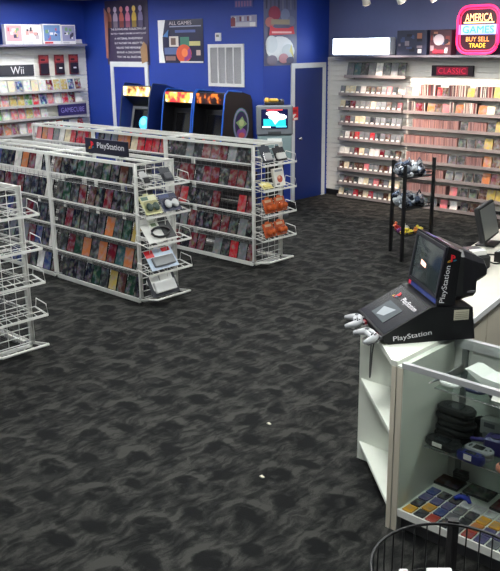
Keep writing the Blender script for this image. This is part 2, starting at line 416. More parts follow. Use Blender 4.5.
def gondola(x0, y0, label, endcap):
    root = thing('wire_gondola', label, 'display rack', (x0, y0, 0), 0)
    def part(name, fn, loc=(0,0,0), rot=(0,0,0)):
        if name not in _g: _g[name] = fn().build(name, root, loc, rot); return _g[name]
        return share(_g[name], root, loc, rot, name)
    for x, y in ((.014, 0), (GL-.014, 0), (.014, GD), (GL-.014, GD)):
        part('post', lambda: MB().box(-.012, -.012, .078, .012, .012, GT, WIRE), (x, y+(.012 if y == 0 else -.012), 0))
        part('caster', caster_mesh, (x+(.036 if x < .1 else -.036), y+(.03 if y == 0 else -.03), 0))
    part('base_frame', lambda: MB().box(.026, 0, .03, GL-.026, .03, .06, WIRE).box(.026, GD-.03, .03, GL-.026, GD, .06, WIRE).box(0, .03, .035, .026, GD-.03, .06, WIRE).box(GL-.026, .03, .035, GL, GD-.03, .06, WIRE))
    part('top_frame', lambda: MB().box(.026, 0, GT-.03, GL-.026, .022, GT, WIRE).box(.026, GD-.022, GT-.03, GL-.026, GD, GT, WIRE).box(0, GD/2-.015, GT-.018, GL, GD/2+.015, GT, WIRE)
         .box(0, .022, GT-.02, .02, GD-.022, GT-.002, WIRE).box(GL-.02, .022, GT-.02, GL, GD-.022, GT-.002, WIRE))
    def back():
        mb = MB(); grid_panel(mb, (.03, GD/2, 0), (GL-.03, GD/2, 0), 16, .08, GT-.03, WIRESHADE, .002, .0024); return mb
    part('divider_grid', back)
    for z in TIERS:
        part('shelf', shelf_mesh, (0, 0, z)); part('shelf', shelf_mesh, (GL, GD, z), (0, 0, PI))
    if endcap:
        def eg():
            mb = MB(); grid_panel(mb, (GL+.006, .02, 0), (GL+.006, GD-.02, 0), 4, .085, GT-.01, WIRE)
            mb.tube([(GL+.006, .0, .07), (GL+.006, 0, GT), (GL+.006, GD, GT), (GL+.006, GD, .07)], .008, WIRE, 6); return mb
        part('end_grid', eg)
        for z in TIERS[:4]: part('end_shelf', end_shelf_mesh, (GL, 0, z))
        part('end_foot', end_foot_mesh, (GL, 0, 0))
    return root
G1X, G1Y, G2X, G2Y, G3X, G3Y = -5.87, 4.66, -5.98, 6.365, -5.625, 2.86
gondola(G1X-GL, G1Y, 'white wire rack carrying the black console sign, its end nearest us', True)
gondola(G1X-2*GL, G1Y, 'white wire rack joined to the left of the rack under the console sign', False)
gondola(G2X-GL, G2Y, 'white wire rack of red and black cases in front of the arcade machines', True)
gondola(G2X-2*GL, G2Y, 'white wire rack hidden behind the console sign, in the rear row', False)
gondola(G2X-3*GL, G2Y, 'white wire rack at the far left end of the rear row', False)
gondola(G3X-GL, G3Y, 'white wire rack with empty end shelves at the left edge', True)

# game cases ------------------------------------------------------------
def case_proto(w, h, t, body, name, cov=None):
    mb = MB(); b = .004
    mb.bevbox(-w/2, 0, 0, w/2, t, h, .003, body)
    mb.add([(-w/2+b, -.0006, b), (w/2-b, -.0006, b), (w/2-b, -.0006, h-b), (-w/2+b, -.0006, h-b)], [(0,1,2,3)], cov or COVER)
    return mb.build(name)
CASE = case_proto(.130, .196, .015, CASEBLK, 'game_case')
CASEW = case_proto(.132, .19, .015, CASEWHT, 'game_case', COVERB)
used = {}
def put(proto, loc, rot, colour, label, cat, group):
    if proto.name not in used: o = proto; used[proto.name] = 1
    else: o = proto.copy(); COL.objects.link(o)
    o.location = loc; o.rotation_euler = rot; o.color = lin(colour)
    tag(o, label, cat, group); return o
CN = {'black': (22,22,25), 'charcoal': (44,46,48), 'grey': (105,108,112), 'dark green': (30,58,42), 'brown': (72,44,32), 'red': (176,34,44), 'dark red': (98,22,30),
      'white': (215,212,208), 'blue': (46,62,110), 'yellow': (172,150,76), 'orange': (176,104,60), 'pink': (200,110,116), 'green': (70,130,60), 'cream': (214,200,168), 'teal': (46,78,82)}
TW = ['top', 'second', 'third', 'fourth', 'bottom']
def fill(gx, gy, tiers, idx, n, pal, where, group):
    for ti in tiers:
        for k in idx:
            if random.random() < .03 : continue
            cn = random.choice(pal); x = gx+.03+(GL-.06)*(n-k-.5)/n
            th = R(16+random.uniform(-3, 3))
            put(CASE, (x+random.uniform(-.004, .004), gy+.035, TIERS[ti]-.006), (-th, 0, random.uniform(-.05, .05)), CN[cn],
                f'{cn} game case {ORD[k]} from right on {TW[ti]} shelf, {where}', 'game case', group)
darkp = ['black', 'charcoal', 'black', 'dark green', 'charcoal', 'brown', 'charcoal', 'dark green', 'black', 'teal', 'black', 'dark red', 'yellow', 'charcoal', 'black', 'dark green', 'orange', 'charcoal', 'brown']
midp = ['grey', 'charcoal', 'dark red', 'black', 'blue', 'brown', 'grey', 'charcoal', 'white', 'orange']
redp = ['dark red', 'black', 'dark red', 'charcoal', 'black', 'red', 'grey', 'dark red']
brightp = ['red', 'pink', 'white', 'orange', 'red', 'cream', 'grey', 'pink', 'charcoal', 'red']
fill(G1X-GL, G1Y, range(5), range(10), 10, darkp, "front row's right rack", 'cases on the rack under the sign')
fill(G1X-2*GL, G1Y, range(5), range(8), 10, midp, "front row's left rack", 'cases on the left front rack')
fill(G2X-GL, G2Y, range(5), range(10), 10, redp, "rear row's right rack", 'red and black cases in the rear row')
fill(G2X-2*GL, G2Y, [0], range(10), 10, brightp, "rear row's middle rack", 'cases behind the console sign')
fill(G2X-3*GL, G2Y, [0], range(10), 10, brightp, "rear row's far left rack", 'cases at the far end of the rear row')
# console sign on the rack ------------------------------------------------
def ps_logo(O, U, V, s, parent, name='logo'):
    """red upright P leaning on a flattened coloured S"""
    fl = Flat(O, U, V, s, s); RED = mat((214, 30, 44), .4); 
    fl.poly([(-.1, -.35), (.08, -.28), (.08, .32), (-.1, .42)], RED)
    fl.poly([(-.1, .45), (.22, .36), (.36, .22), (.36, .05), (.22, .0), (.1, .04), (.1, .16), (.2, .16), (.2, .24), (-.1, .34)], RED)
    fl.poly([(-.5, -.3), (-.14, -.16), (-.14, -.08), (-.36, -.17), (-.3, -.27), (-.14, -.25), (-.14, -.33), (-.4, -.38)], mat((190, 150, 40), .4))
    fl.poly([(.12, -.12), (.42, -.08), (.5, -.18), (.12, -.32), (.12, -.24), (.3, -.17), (.12, -.2)], mat((30, 110, 140), .4))
    return fl.build(name, parent)
t = thing('console_sign', 'black header sign with white PlayStation lettering on the front rack', 'sign', (-6.585, 4.89, GT))
MB().bevbox(-.345, -.008, .004, .345, .008, .152, .003, mat((30, 30, 44), .35)).build('sign_board', t)
mb = MB()
for x in (-.25, .25): mb.box(x-.03, -.02, 0, x+.03, .02, .006, DKGREY)
mb.build('sign_foot', t)
letters('PlayStation', 'lettering', (.075, -.008, .082), (1,0,0), (0,0,1), .43, .075, mat((225, 225, 230), .4), t)
ps_logo((-.235, -.008, .082), (1,0,0), (0,0,1), .1, t)

# blister packs on the rack ends -----------------------------------------
def pack(name, w, h, d, card, win, product, label, loc, rot, art=None, shape='round'):
    t = thing(name, label, 'package', loc); t.rotation_euler = rot
    prof = [(-w/2, 0), (w/2, 0), (w/2, h), (.03, h), (.03, h+.018), (-.03, h+.018), (-.03, h), (-w/2, h)]
    MB().prism(prof, lambda u, v: (u, 0, v), lambda u, v: (u, .004, v), card).build('backing_card', t)
    if win is not None:
        MB().bevbox(-w*.44, -d, h*.06, w*.44, -.0005, h*.62, min(.012, d*.3), win).build('blister', t)
    mb = MB()
    if shape == 'round':
        for sx in (-1, 1): mb.sphere((sx*w*.2, -d*.5, h*.33), (w*.17, d*.47, h*.22), product)
        mb.box(-w*.2, -d*.8, h*.28, w*.2, -d*.2, h*.42, product)
    elif shape == 'slab':
        mb.bevbox(-w*.38, -d*.9, h*.12, w*.38, -d*.1, h*.56, .006, product)
    else:
        mb.tube([(w*.3*math.cos(a), -d*.5, h*.33+h*.2*math.sin(a)) for a in [PI*2*i/12 for i in range(12)]], d*.3, product, 6, True)
    mb.build('product', t)
    if art:
        fl = Flat((-w/2, 0, 0), (1,0,0), (0,0,1), w, h)
        for a in art: fl.rect(*a)
        fl.build('printed_art', t)
    return t
FACE = lambda lean, z=0: (-R(lean), 0, R(90)+z)
YE = (220, 206, 120); P = lambda c: mat(c, .35)
e1 = G1X+.0
def on_end(gx, gy, tier, dy, off=.115, dz=.012): return (gx+off, gy+dy, TIERS[tier]+dz)
pack('handheld_pack', .13, .15, .03, P((70, 72, 80)), CLEAR, P((96, 96, 104)), 'grey carded handheld on the top end shelf of the front rack', on_end(G1X, G1Y, 0, .33, .1, .016), FACE(38), None, 'slab')
pack('accessory_pack', .09, .13, .02, P((200, 200, 200)), CLEAR, P((40, 40, 44)), 'small white carded accessory on the top end shelf of the front rack', on_end(G1X, G1Y, 0, .07, .1, .016), FACE(40), None, 'slab')
pack('controller_pack', .2, .2, .05, P((206, 204, 150)), CLEAR, P((70, 90, 80)), 'yellow and white carded controller on the second end shelf, front rack', on_end(G1X, G1Y, 1, .12), FACE(36), [(.05, .7, .95, .96, P((226, 224, 190))), (.1, .74, .5, .92, P((90, 120, 100)))])
pack('controller_pack', .22, .2, .05, P((36, 44, 78)), CLEAR, P((226, 228, 232)), 'navy carded white controller on the second end shelf, front rack', on_end(G1X, G1Y, 1, .35), FACE(36), [(.05, .7, .6, .9, P((60, 74, 120)))])
pack('headset_pack', .36, .27, .04, P((226, 226, 222)), None, P((24, 24, 28)), 'large white box with black headset picture, third end shelf, front rack', on_end(G1X, G1Y, 2, .22), FACE(42), [(.6, .06, .98, .94, P((40, 42, 46))), (.3, .55, .58, .95, P((210, 214, 200))), (.34, .62, .52, .8, P((90, 110, 80)))], 'ring')
pack('cable_pack', .34, .22, .04, P((190, 206, 226)), None, P((120, 124, 128)), 'pale blue and red carded cable pack on fourth end shelf, front rack', on_end(G1X, G1Y, 3, .23), FACE(38), [(0, .62, .3, 1, P((206, 32, 44))), (.62, .78, .92, 1, P((206, 32, 44))), (.3, .3, .9, .62, P((226, 230, 234))), (.34, .36, .6, .54, P((110, 112, 116)))], 'slab')
pack('charger_pack', .34, .25, .04, P((60, 62, 68)), None, P((222, 222, 222)), 'white and black boxed charger on the bottom end shelf, front rack', (G1X+.09, G1Y+.25, .084), FACE(30), [(.1, .25, .9, .9, P((232, 232, 230))), (.42, .5, .44, .9, P((90, 90, 94)))], 'slab')
# rear row
pack('adapter_pack', .16, .19, .03, P((60, 64, 74)), CLEAR, P((190, 190, 194)), 'grey carded adapter on the top end shelf of the rear row', on_end(G2X, G2Y, 0, .14, .1), FACE(25), None, 'slab')
pack('memory_pack', .18, .16, .03, P((34, 34, 38)), CLEAR, P((226, 226, 224)), 'black carded memory card with white tag, top end shelf, rear row', on_end(G2X, G2Y, 0, .36, .1), FACE(28), [(.1, .2, .6, .45, P((230, 230, 226)))], 'slab')
pack('manual_pack', .16, .10, .02, P((214, 204, 140)), None, P((210, 196, 110)), 'yellow carded pack lying on the second end shelf, rear row', on_end(G2X, G2Y, 1, .12, .12), FACE(58), [(.1, .1, .6, .9, P((228, 222, 180)))], 'slab')
t = thing('game_box', 'white boxed game standing on the second end shelf, rear row', 'package', on_end(G2X, G2Y, 1, .34, .1)); t.rotation_euler = FACE(14)
MB().bevbox(-.085, 0, 0, .085, .035, .2, .003, P((228, 226, 218))).build('box', t)
fl = Flat((-.085, 0, 0), (1,0,0), (0,0,1), .17, .2); fl.rect(.12, .8, .88, .92, P((140, 142, 150))).disc(.5, .4, .26, .2, P((196, 90, 70))).disc(.45, .5, .12, .09, P((232, 180, 150))).rect(.1, .08, .4, .16, P((90, 90, 96))).build('printed_front', t)
OR = mat((206, 96, 44), .25)
for ti, tw in ((2, 'third'), (3, 'fourth')):
    for dy, s in ((.15, 'left'), (.34, 'right')):
        pack('controller_pack', .17, .16, .07, P((190, 92, 48)), CLEAR, OR, f'orange controller pack, {s} one of two on {tw} end shelf, rear row', on_end(G2X, G2Y, ti, dy, .12), FACE(22), [(.2, .74, .8, .92, P((214, 190, 160)))])

# ------------------------------------------------------------------ arcade machines
def arcade(label, loc, w, side_m, mold, marq, inner, art=False, screen=None, bezel=None, hh=1.77):
    t = thing('arcade_cabinet', label, 'arcade machine', loc)
    k = hh/1.77
    prof = [(.06, .0), (.06, .78), (-.02, .9), (-.02, 1.0), (.015, 1.15), (.05, 1.4), (.085, 1.62), (.11, 1.72), (.17, hh), (.45, hh-.03), (.62, hh-.08), (.66, hh-.16), (.68, 0)]
    for x in (0, w-.02):
        MB().prism(prof, lambda u, v: (x, u, v), lambda u, v: (x+.02, u, v), side_m).build('side_panel', t)
        MB().tube([(x+.01, a-.004, b) for a, b in prof[1:10]], .013, mold, 6).build('edge_trim', t)
    a, b = .02, w-.02
    body = [(.08, .06), (.08, .78), (.0, .9), (.0, .94), (.2, 1.0), (.3, 1.48), (.12, hh-.2), (.12, hh-.035), (.18, hh-.03), (.45, hh-.05), (.6, hh-.1), (.66, 1.5), (.66, .06)]
    MB().prism(body, lambda u, v: (a, u, v), lambda u, v: (b, u, v), inner).build('body', t)
    MB().box(a+.01, .105, hh-.19, b-.01, .119, hh-.045, marq).build('marquee', t)
    sc = MB(); n = Vector((0, -.48, .1)).normalized()
    p = [Vector((a+.07, .225, 1.08)), Vector((b-.07, .225, 1.08)), Vector((b-.07, .292, 1.40)), Vector((a+.07, .292, 1.40))]
    q = [v+n*.012 for v in p]
    sc.add(p+q, [(4,5,6,7), (0,1,5,4), (1,2,6,5), (2,3,7,6), (3,0,4,7)], screen or mat((10, 10, 13), .12)); so = sc.build('screen', t)
    if bezel:
        MB().add([(a+.01, .19, 1.02), (b-.01, .19, 1.02), (b-.01, .292, 1.46), (a+.01, .292, 1.46), (a+.06, .2, 1.07), (b-.06, .2, 1.07), (b-.06, .286, 1.42), (a+.06, .286, 1.42)],
                 [(0,1,5,4), (1,2,6,5), (2,3,7,6), (3,0,4,7)], bezel).build('bezel', t)
    MB().prism([(-.015, .9), (-.015, .945), (.19, 1.0), (.19, .96)], lambda u, v: (a, u, v), lambda u, v: (b, u, v), DKGREY).build('control_panel', t)
    for x in (w*.3, w*.65):
        j = MB().cyl((x, .07, .965), (x, .07, 1.04), .008, CHROME).sphere((x, .07, 1.05), .02, mat((190, 30, 30), .3)); j.build('joystick', t)
    MB().box(w*.3, .07, .3, w*.7, .079, .6, DKGREY).build('coin_door', t)
    return t, so, n
SIDEB = mat((24, 44, 110), .4); MOLD = mat((30, 90, 190), .3); BLK = mat((13, 13, 18), .35)
a1, s1, n1 = arcade('arcade machine with grey bezel and glowing blue globe screen, leftmost of three', (-10.84, 8.33, 0), .72, SIDEB, mat((40, 50, 80), .4), swirl_emit((120, 60, 30), (236, 190, 110), (250, 240, 200), .9, 7), BLK, bezel=mat((128, 130, 136), .35), hh=1.83)
fl = Flat(Vector((.36, .247, 1.2))+n1*.0135, (1,0,0), Vector((0, .205, .98)), .2, .2)
fl.disc(0, 0, .62, .56, mat((60, 150, 200), .3, emit=1.3)).disc(-.1, .1, .35, .3, mat((110, 200, 225), .3, emit=1.3)).rect(-.5, -.95, .5, -.62, mat((60, 60, 110), .3, emit=.5))
fl.build('screen_image', s1)
arcade('black arcade machine with bright orange and white marquee, middle of three', (-9.80, 8.33, 0), .68, BLK, MOLD, swirl_emit((200, 40, 50), (250, 190, 70), (255, 250, 235), 1.3, 6), BLK)
a3, s3, n3 = arcade('black arcade machine with dark red marquee and oval emblem on its side', (-9.10, 8.33, 0), .65, BLK, MOLD, swirl_emit((16, 8, 10), (60, 14, 14), (230, 120, 40), .7, 8), BLK)
fl = Flat((.651, .24, 1.02), (0,1,0), (0,0,1), .34, .5)
fl.disc(.5, .5, .5, .5, P((70, 120, 130))).disc(.5, .5, .46, .465, P((150, 110, 170))).disc(.5, .5, .42, .43, P((60, 130, 110))).disc(.5, .5, .385, .4, P((28, 22, 70)))
fl.disc(.5, .26, .3, .15, P((120, 70, 140))).disc(.5, .2, .2, .08, P((190, 90, 90)))
st = [(.5+.36*(1 if i % 2 == 0 else .62)*math.cos(R(80+45*i)), .55+.2*(1 if i % 2 == 0 else .62)*math.sin(R(80+45*i))) for i in range(8)]
fl.poly(st, P((120, 150, 100))).disc(.5, .56, .15, .1, P((170, 180, 130)))
fl.build('side_emblem', a3)

# ------------------------------------------------------------------ demo television kiosk by the corner
tv = thing('demo_kiosk', 'grey demo television kiosk with bright game screen beside the blue corner', 'kiosk', (-7.73, 8.67, 0), R(43))
GP = mat((104, 108, 116), .4)
MB().bevbox(-.2, -.16, 0, .2, .22, .06, .01, DKGREY).build('base', tv)
MB().box(-.13, -.06, .06, .13, .16, .86, MATTE).build('column', tv)
MB().bevbox(-.24, -.2, .86, .24, .2, 1.185, .015, mat((118, 138, 142), .4)).build('console_housing', tv)
MB().box(-.1, -.206, 1.1, .1, -.2, 1.15, mat((228, 230, 228), .4)).build('label_plate', tv)
MB().bevbox(-.255, -.21, 1.19, .255, -.10, 1.60, .02, GP).build('television_bezel', tv)
MB().box(-.22, -.10, 1.22, .22, .2, 1.56, MATTE, taper=.9).build('television_back', tv)
s = MB().bevbox(-.185, -.218, 1.285, .185, -.205, 1.55, .008, mat((14, 18, 60), .15, emit=.5)).build('screen', tv)
fl = Flat((-.185, -.218, 1.285), (1,0,0), (0,0,1), .37, .265)
E_ = lambda c, s=1.6: mat(c, .3, emit=s)
fl.rect(.08, .12, .92, .5, E_((30, 170, 180), .9)).disc(.42, .78, .24, .12, E_((255, 235, 240), 1.5)).disc(.62, .6, .34, .16, E_((250, 250, 255), 1.5)).poly([(.35, .6), (.75, .6), (.52, .2)], E_((200, 240, 240), 1.2)).rect(.05, .05, .35, .13, E_((240, 250, 250), 1.2)).rect(.55, .07, .95, .14, E_((80, 200, 230), 1)).rect(.2, .93, .8, .99, E_((200, 60, 70), .8))
fl.build('screen_image', s)
MB().box(-.09, -.2135, 1.205, .09, -.209, 1.245, DKGREY).build('control_flap', tv)
t = thing('toy_console', 'gold and black plastic console lying on top of the demo television', 'console', (-7.73, 8.67, 1.601), R(43))
MB().bevbox(-.14, -.14, 0, .14, .0, .035, .012, BLK).build('shell', t)
MB().sphere((-.1, -.09, .06), (.045, .045, .04), mat((196, 150, 60), .35)).bevbox(-.07, -.12, .036, .06, -.04, .085, .015, mat((200, 160, 70), .3)).build('gold_top', t)
MB().sphere((.1, -.08, .05), (.04, .04, .03), mat((60, 60, 66), .3)).build('grip', t)
t = thing('flyer', 'red and white paper flyer taped to the white casing of the blue door', 'flyer', (XD+.026, 9.77, 1.37))
MB().box(0, -.11, -.1, .003, .11, .1, P((206, 34, 40))).build('paper', t)
fl = Flat((.003, -.11, -.1), (0,1,0), (0,0,1), .22, .2); fl.poly([(.1, .05), (.5, .2), (.8, .45), (.55, .5), (.2, .25)], P((236, 226, 216))).rect(.5, .02, .95, .18, P((230, 222, 214))).rect(.15, .62, .85, .8, P((150, 16, 24))); fl.build('printed_art', t)

# ------------------------------------------------------------------ posters, vent on the blue walls
def poster(name, label, O, U, V, W, Hh, base, fn, cat='poster'):
    t = thing(name, label, cat, O)
    U, V = Vector(U), Vector(V); N = U.cross(V)
    mb = MB(); c = [Vector((0,0,0)), U*W, U*W+V*Hh, V*Hh]; mb.add([v+N*.001 for v in c]+[v+N*.006 for v in c], [(0,1,2,3),(4,5,6,7),(0,1,5,4),(1,2,6,5),(2,3,7,6),(3,0,4,7)], base); mb.build('sheet', t)
    fl = Flat(N*.006, U, V, W, Hh); fn(fl, t, U, V, N, W, Hh); fl.build('printed_art', t); return t
def art_text(fl, t, U, V, N, W, Hh):
    cs = [(150, 96, 84), (166, 150, 170), (176, 92, 84), (190, 110, 140), (190, 160, 70), (120, 110, 150)]
    for k, c in enumerate(cs):
        u = .1+.15*k
        fl.disc(u, .72, .055, .1, P(c)); fl.disc(u, .86, .04, .045, P(tuple(min(255, v+30) for v in c))); fl.rect(u-.05, .58, u+.05, .68, P(tuple(int(v*.7) for v in c)))
    fl.poly([(.0, .1), (.05, .1), (.1, .8), (.0, .9)], P((150, 100, 90))); fl.poly([(.84, .02), (.98, .06), (.97, .3), (.9, .36), (.82, .24)], P((150, 116, 84)))
    lines = ['THE BUYING AND COLLECTING OF', 'RETRO VIDEO GAMES IS NOT JUST', 'A MATERIAL INVESTMENT', 'BUT RATHER THE ABILITY TO', 'RELIVE THE MEMORIES', 'BEHIND A CHILDHOOD', 'THAT WE ALL ONCE HAD']
    for k, s in enumerate(lines):
        letters(s, 'lettering', U*(W*.54)+V*(Hh*(.555-.072*k))+N*.014, U, V, W*(.82 if k < 2 else .66 if k in (2, 3) else .58), .032, mat((228, 226, 228), .5), t)
poster('retro_poster', 'dark framed-up wall poster with lines of white capital lettering', (-12.06, YV-.002, 2.1), (1,0,0), (0,0,1), 1.16, 1.06, mat((62, 52, 82), .5), art_text)
def art_tech(fl, t, U, V, N, W, Hh):
    fl.poly([(0, 0), (.14, 0), (.1, .3), (.1, .6), (.17, 1), (0, 1)], P((232, 232, 236)))
    fl.rect(.25, .38, .46, .62, P((216, 208, 200))).rect(.29, .42, .4, .58, P((110, 90, 86))).rect(.5, .36, .7, .6, P((70, 130, 110))).rect(.7, .4, .94, .5, P((196, 190, 130))).rect(.14, .2, .44, .36, P((92, 110, 160)))
    fl.disc(.58, .22, .17, .21, P((214, 90, 60))).poly([(.58, .01), (.75, .14), (.72, .36), (.6, .22)], P((150, 70, 140))).disc(.6, .24, .07, .1, P((236, 130, 80)))
    fl.rect(.5, .01, 1, .045, P((214, 214, 220))).rect(.28, .83, .97, .855, P((150, 156, 190))).rect(.4, .7, .85, .76, P((80, 96, 160))).rect(.86, .18, .95, .3, P((200, 176, 170))).rect(.17, .06, .4, .16, P((140, 110, 110)))
    fl.poly([(.12, .62), (.26, .78), (.24, .6)], P((80, 130, 190)))
    letters('ALL GAMES', 'lettering', U*(W*.52)+V*(Hh*.92)+N*.02, U, V, W*.5, .055, mat((214, 200, 210), .5), t)
poster('hardware_poster', 'dark poster with white left strip, small pictures and orange disc', (-10.66, YV-.002, 2.135), (1,0,0), (0,0,1), 1.07, .67, mat((34, 34, 66), .35), art_tech)
def art_small(fl, t, U, V, N, W, Hh):
    for k in range(9): fl.rect(.05+.1*k, .5, .12+.1*k, .9, P(((110, 60, 80), (196, 190, 200), (150, 140, 170))[k % 3]))
    fl.rect(.1, .08, .9, .42, P((190, 186, 200))).rect(.02, .1, .2, .8, P((120, 30, 50))).rect(.76, .06, .98, .4, P((226, 222, 226)))
poster('bumper_strip', 'small pale printed strip on the blue wall above the white vent', (-8.98, YV-.002, 2.655), (1,0,0), (0,0,1), .53, .17, P((150, 146, 176)), art_small, 'sticker')
def art_faint(fl, t, U, V, N, W, Hh):
    for k in range(6): fl.rect(.06+.155*k, .15, .16+.155*k, .85, P((130, 92, 150)))
poster('faded_strip', 'faint purple printed strip near the ceiling above the white vent', (-8.90, YV-.002, 2.93), (1,0,0), (0,0,1), .38, .11, mat((64, 74, 150), .6), art_faint, 'sticker')
def art_fight(fl, t, U, V, N, W, Hh):
    rnd = random.Random(3)
    for k in range(8): fl.poly([(.06+.12*k, .78), (.1+.12*k, .78), (.12+.115*k, 1), (.04+.12*k, 1)], P(rnd.choice([(60, 64, 90), (120, 120, 140), (84, 84, 110)])))
    fl.disc(.3, .72, .18, .1, P((140, 60, 80))).disc(.62, .7, .14, .09, P((120, 130, 160))).disc(.16, .6, .14, .07, P((170, 110, 110))).disc(.8, .62, .12, .07, P((110, 116, 140)))
    fl.disc(.45, .24, .42, .17, P((206, 212, 216))).disc(.2, .3, .18, .12, P((190, 200, 206))).disc(.7, .2, .2, .1, P((176, 186, 190))).poly([(.74, .2), (.88, .1), (.8, .3)], P((190, 180, 90)))
    fl.poly([(.12, .42), (.9, .44), (.86, .55), (.7, .52), (.3, .52), (.16, .56)], P((196, 52, 66))).rect(.2, .45, .8, .475, P((224, 170, 170))).rect(.18, .57, .74, .64, P((150, 140, 120)))
    fl.disc(.2, .08, .16, .07, P((110, 100, 120))).disc(.55, .1, .15, .07, P((176, 120, 130))).disc(.75, .07, .12, .05, P((70, 70, 100)))
poster('fighter_poster', 'tall crowded poster with red banner and white figures beside the door', (XD+.002, 9.125, 2.1), (0,1,0), (0,0,1), .74, 1.03, mat((96, 100, 130), .4), art_fight)
t = thing('return_air_vent', 'square white air vent with grey louvres on the blue wall', 'vent', (-9.48, YV, 1.79))
mb = MB(); w_, h_ = .765, .63
for a in ((0, 0, w_, .05), (0, h_-.05, w_, h_), (0, .05, .05, h_-.05), (w_-.05, .05, w_, h_-.05)): mb.box(a[0], -.025, a[1], a[2], -.001, a[3], mat((214, 214, 216), .4))
for k in (1, 2, 3): mb.box(.05+.166*k-.012, -.022, .05, .05+.166*k+.012, -.001, h_-.05, mat((214, 214, 216), .4))
mb.build('vent_frame', t)
mb = MB(); mb.box(.05, -.006, .05, w_-.05, -.002, h_-.05, DKGREY)
for k in range(34):
    z = .055+.0155*k; mb.add([(.05, -.018, z), (w_-.05, -.018, z), (w_-.05, -.006, z+.013), (.05, -.006, z+.013)], [(0,1,2,3)], mat((176, 176, 182), .5))
tag(mb.build('louvres', t), 'grey slanted louvres')
t = thing('thermostat', 'small white thermostat on the blue wall above the vent', 'thermostat', (-9.25, YV, 2.525))
MB().bevbox(-.06, -.03, -.06, .06, -.001, .06, .006, mat((216, 216, 222), .4)).build('housing', t); MB().box(-.03, -.032, 0, .03, -.03, .035, GREY).build('display', t)

# ------------------------------------------------------------------ left slatwall
W_ = XL+.019
LZ = [1.675, 1.445, 1.222, .970, .74]
def wall_shelf_y(label, x, y0, y1, z, d=.13):
    t = thing('wall_shelf', label, 'shelf', (x, y0, z)); L_ = y1-y0
    MB().box(0, 0, -.008, d, L_, 0, SHELFM).build('shelf_board', t)
    MB().box(d, 0, -.03, d+.006, L_, .012, mat((170, 166, 168), .3)).build('ticket_rail', t)
    mb = MB()
    for k in (.1, L_-.1): mb.prism([(0, -.01), (d*.8, -.01), (0, -.06)], lambda u, v: (u, k, v), lambda u, v: (u, k+.006, v), GREY)
    mb.build('bracket', t)
wpal = ['white', 'red', 'orange', 'blue', 'pink', 'yellow', 'white', 'dark red', 'grey', 'green', 'cream']
for ri, z in enumerate(LZ):
    wall_shelf_y(f'grey wall shelf of white cases, {ORD[ri]} down on the left wall', W_, 6.85, 8.93, z)
    if ri == 4: continue
    n = 13; y0, y1 = 7.05, 8.9
    for k in range(n):
        y = y1-.08-(y1-y0-.06)*k/(n-1)
        if ri in (2,) and k < 5: continue
        cn = random.choice(wpal)
        put(CASEW, (W_+.085, y, z+.003), (-R(12), 0, R(90)), CN[cn], f'white game case with {cn} cover {ORD[k]} from right, {ORD[ri]} shelf, left wall', 'game case', 'white cases on the left wall')
# the dark purple header in front of the third row
t = thing('console_sign', 'dark purple game console sign with pale lettering on the left wall', 'sign', (W_+.13, 8.32, 1.233))
MB().box(0, 0, 0, .012, .6, .19, mat((44, 36, 92), .4)).build('sign_board', t)
letters('GAMECUBE', 'lettering', (.012, .3, .095), (0,1,0), (0,0,1), .5, .085, mat((150, 140, 206), .4), t)
for k in range(4):
    put(CASEW, (W_+.07, 8.42+.13*k, 1.225), (-R(8), 0, R(90)), CN['charcoal'], f'charcoal game case behind the purple sign, {ORD[3-k]} from right', 'game case', 'white cases on the left wall')
t = thing('console_sign', 'dark grey sign with white Wii lettering on the left wall', 'sign', (W_+.018, 7.28, 1.94))
MB().box(0, 0, 0, .015, .68, .185, mat((58, 58, 66), .4)).build('sign_board', t)
letters('Wii', 'lettering', (.015, .355, .095), (0,1,0), (0,0,1), .25, .125, mat((232, 232, 236), .4), t)
struct(MB().box(W_+.0005, 6.9, 1.88, W_+.0165, 7.99, 2.26, mat((236, 234, 232), .4)), 'trim_5')
for k, (y, ) in enumerate(((8.16,), (8.475,), (8.775,))):
    t = thing('remote_pack', 'dark red and black hanging pack, '+('left', 'middle', 'right')[k]+' of three beside the Wii sign', 'package', (W_+.05, y, 1.94), R(90))
    hgt = .34
    MB().prism([(-.1, 0), (.1, 0), (.1, hgt), (-.1, hgt)], lambda u, v: (u, 0, v), lambda u, v: (u, .006, v), P((120, 40, 52))).build('backing_card', t)
    MB().bevbox(-.085, -.03, .02, .085, -.0005, .2, .01, P((34, 26, 40))).build('blister', t)
    fl = Flat((-.1, 0, 0), (1,0,0), (0,0,1), .2, hgt); fl.rect(.1, .66, .9, .94, P((160, 66, 66))).rect(.2, .7, .6, .8, P((60, 24, 34))); fl.build('printed_art', t)
    if k: MB().box(-.03, -.033, .1, .03, -.03, .125, TAGW).build('price_tag', t)
    MB().tube([(0, .05, hgt-.02), (0, -.06, hgt-.02), (0, -.065, hgt)], .004, GREY, 5).build('hook', t)
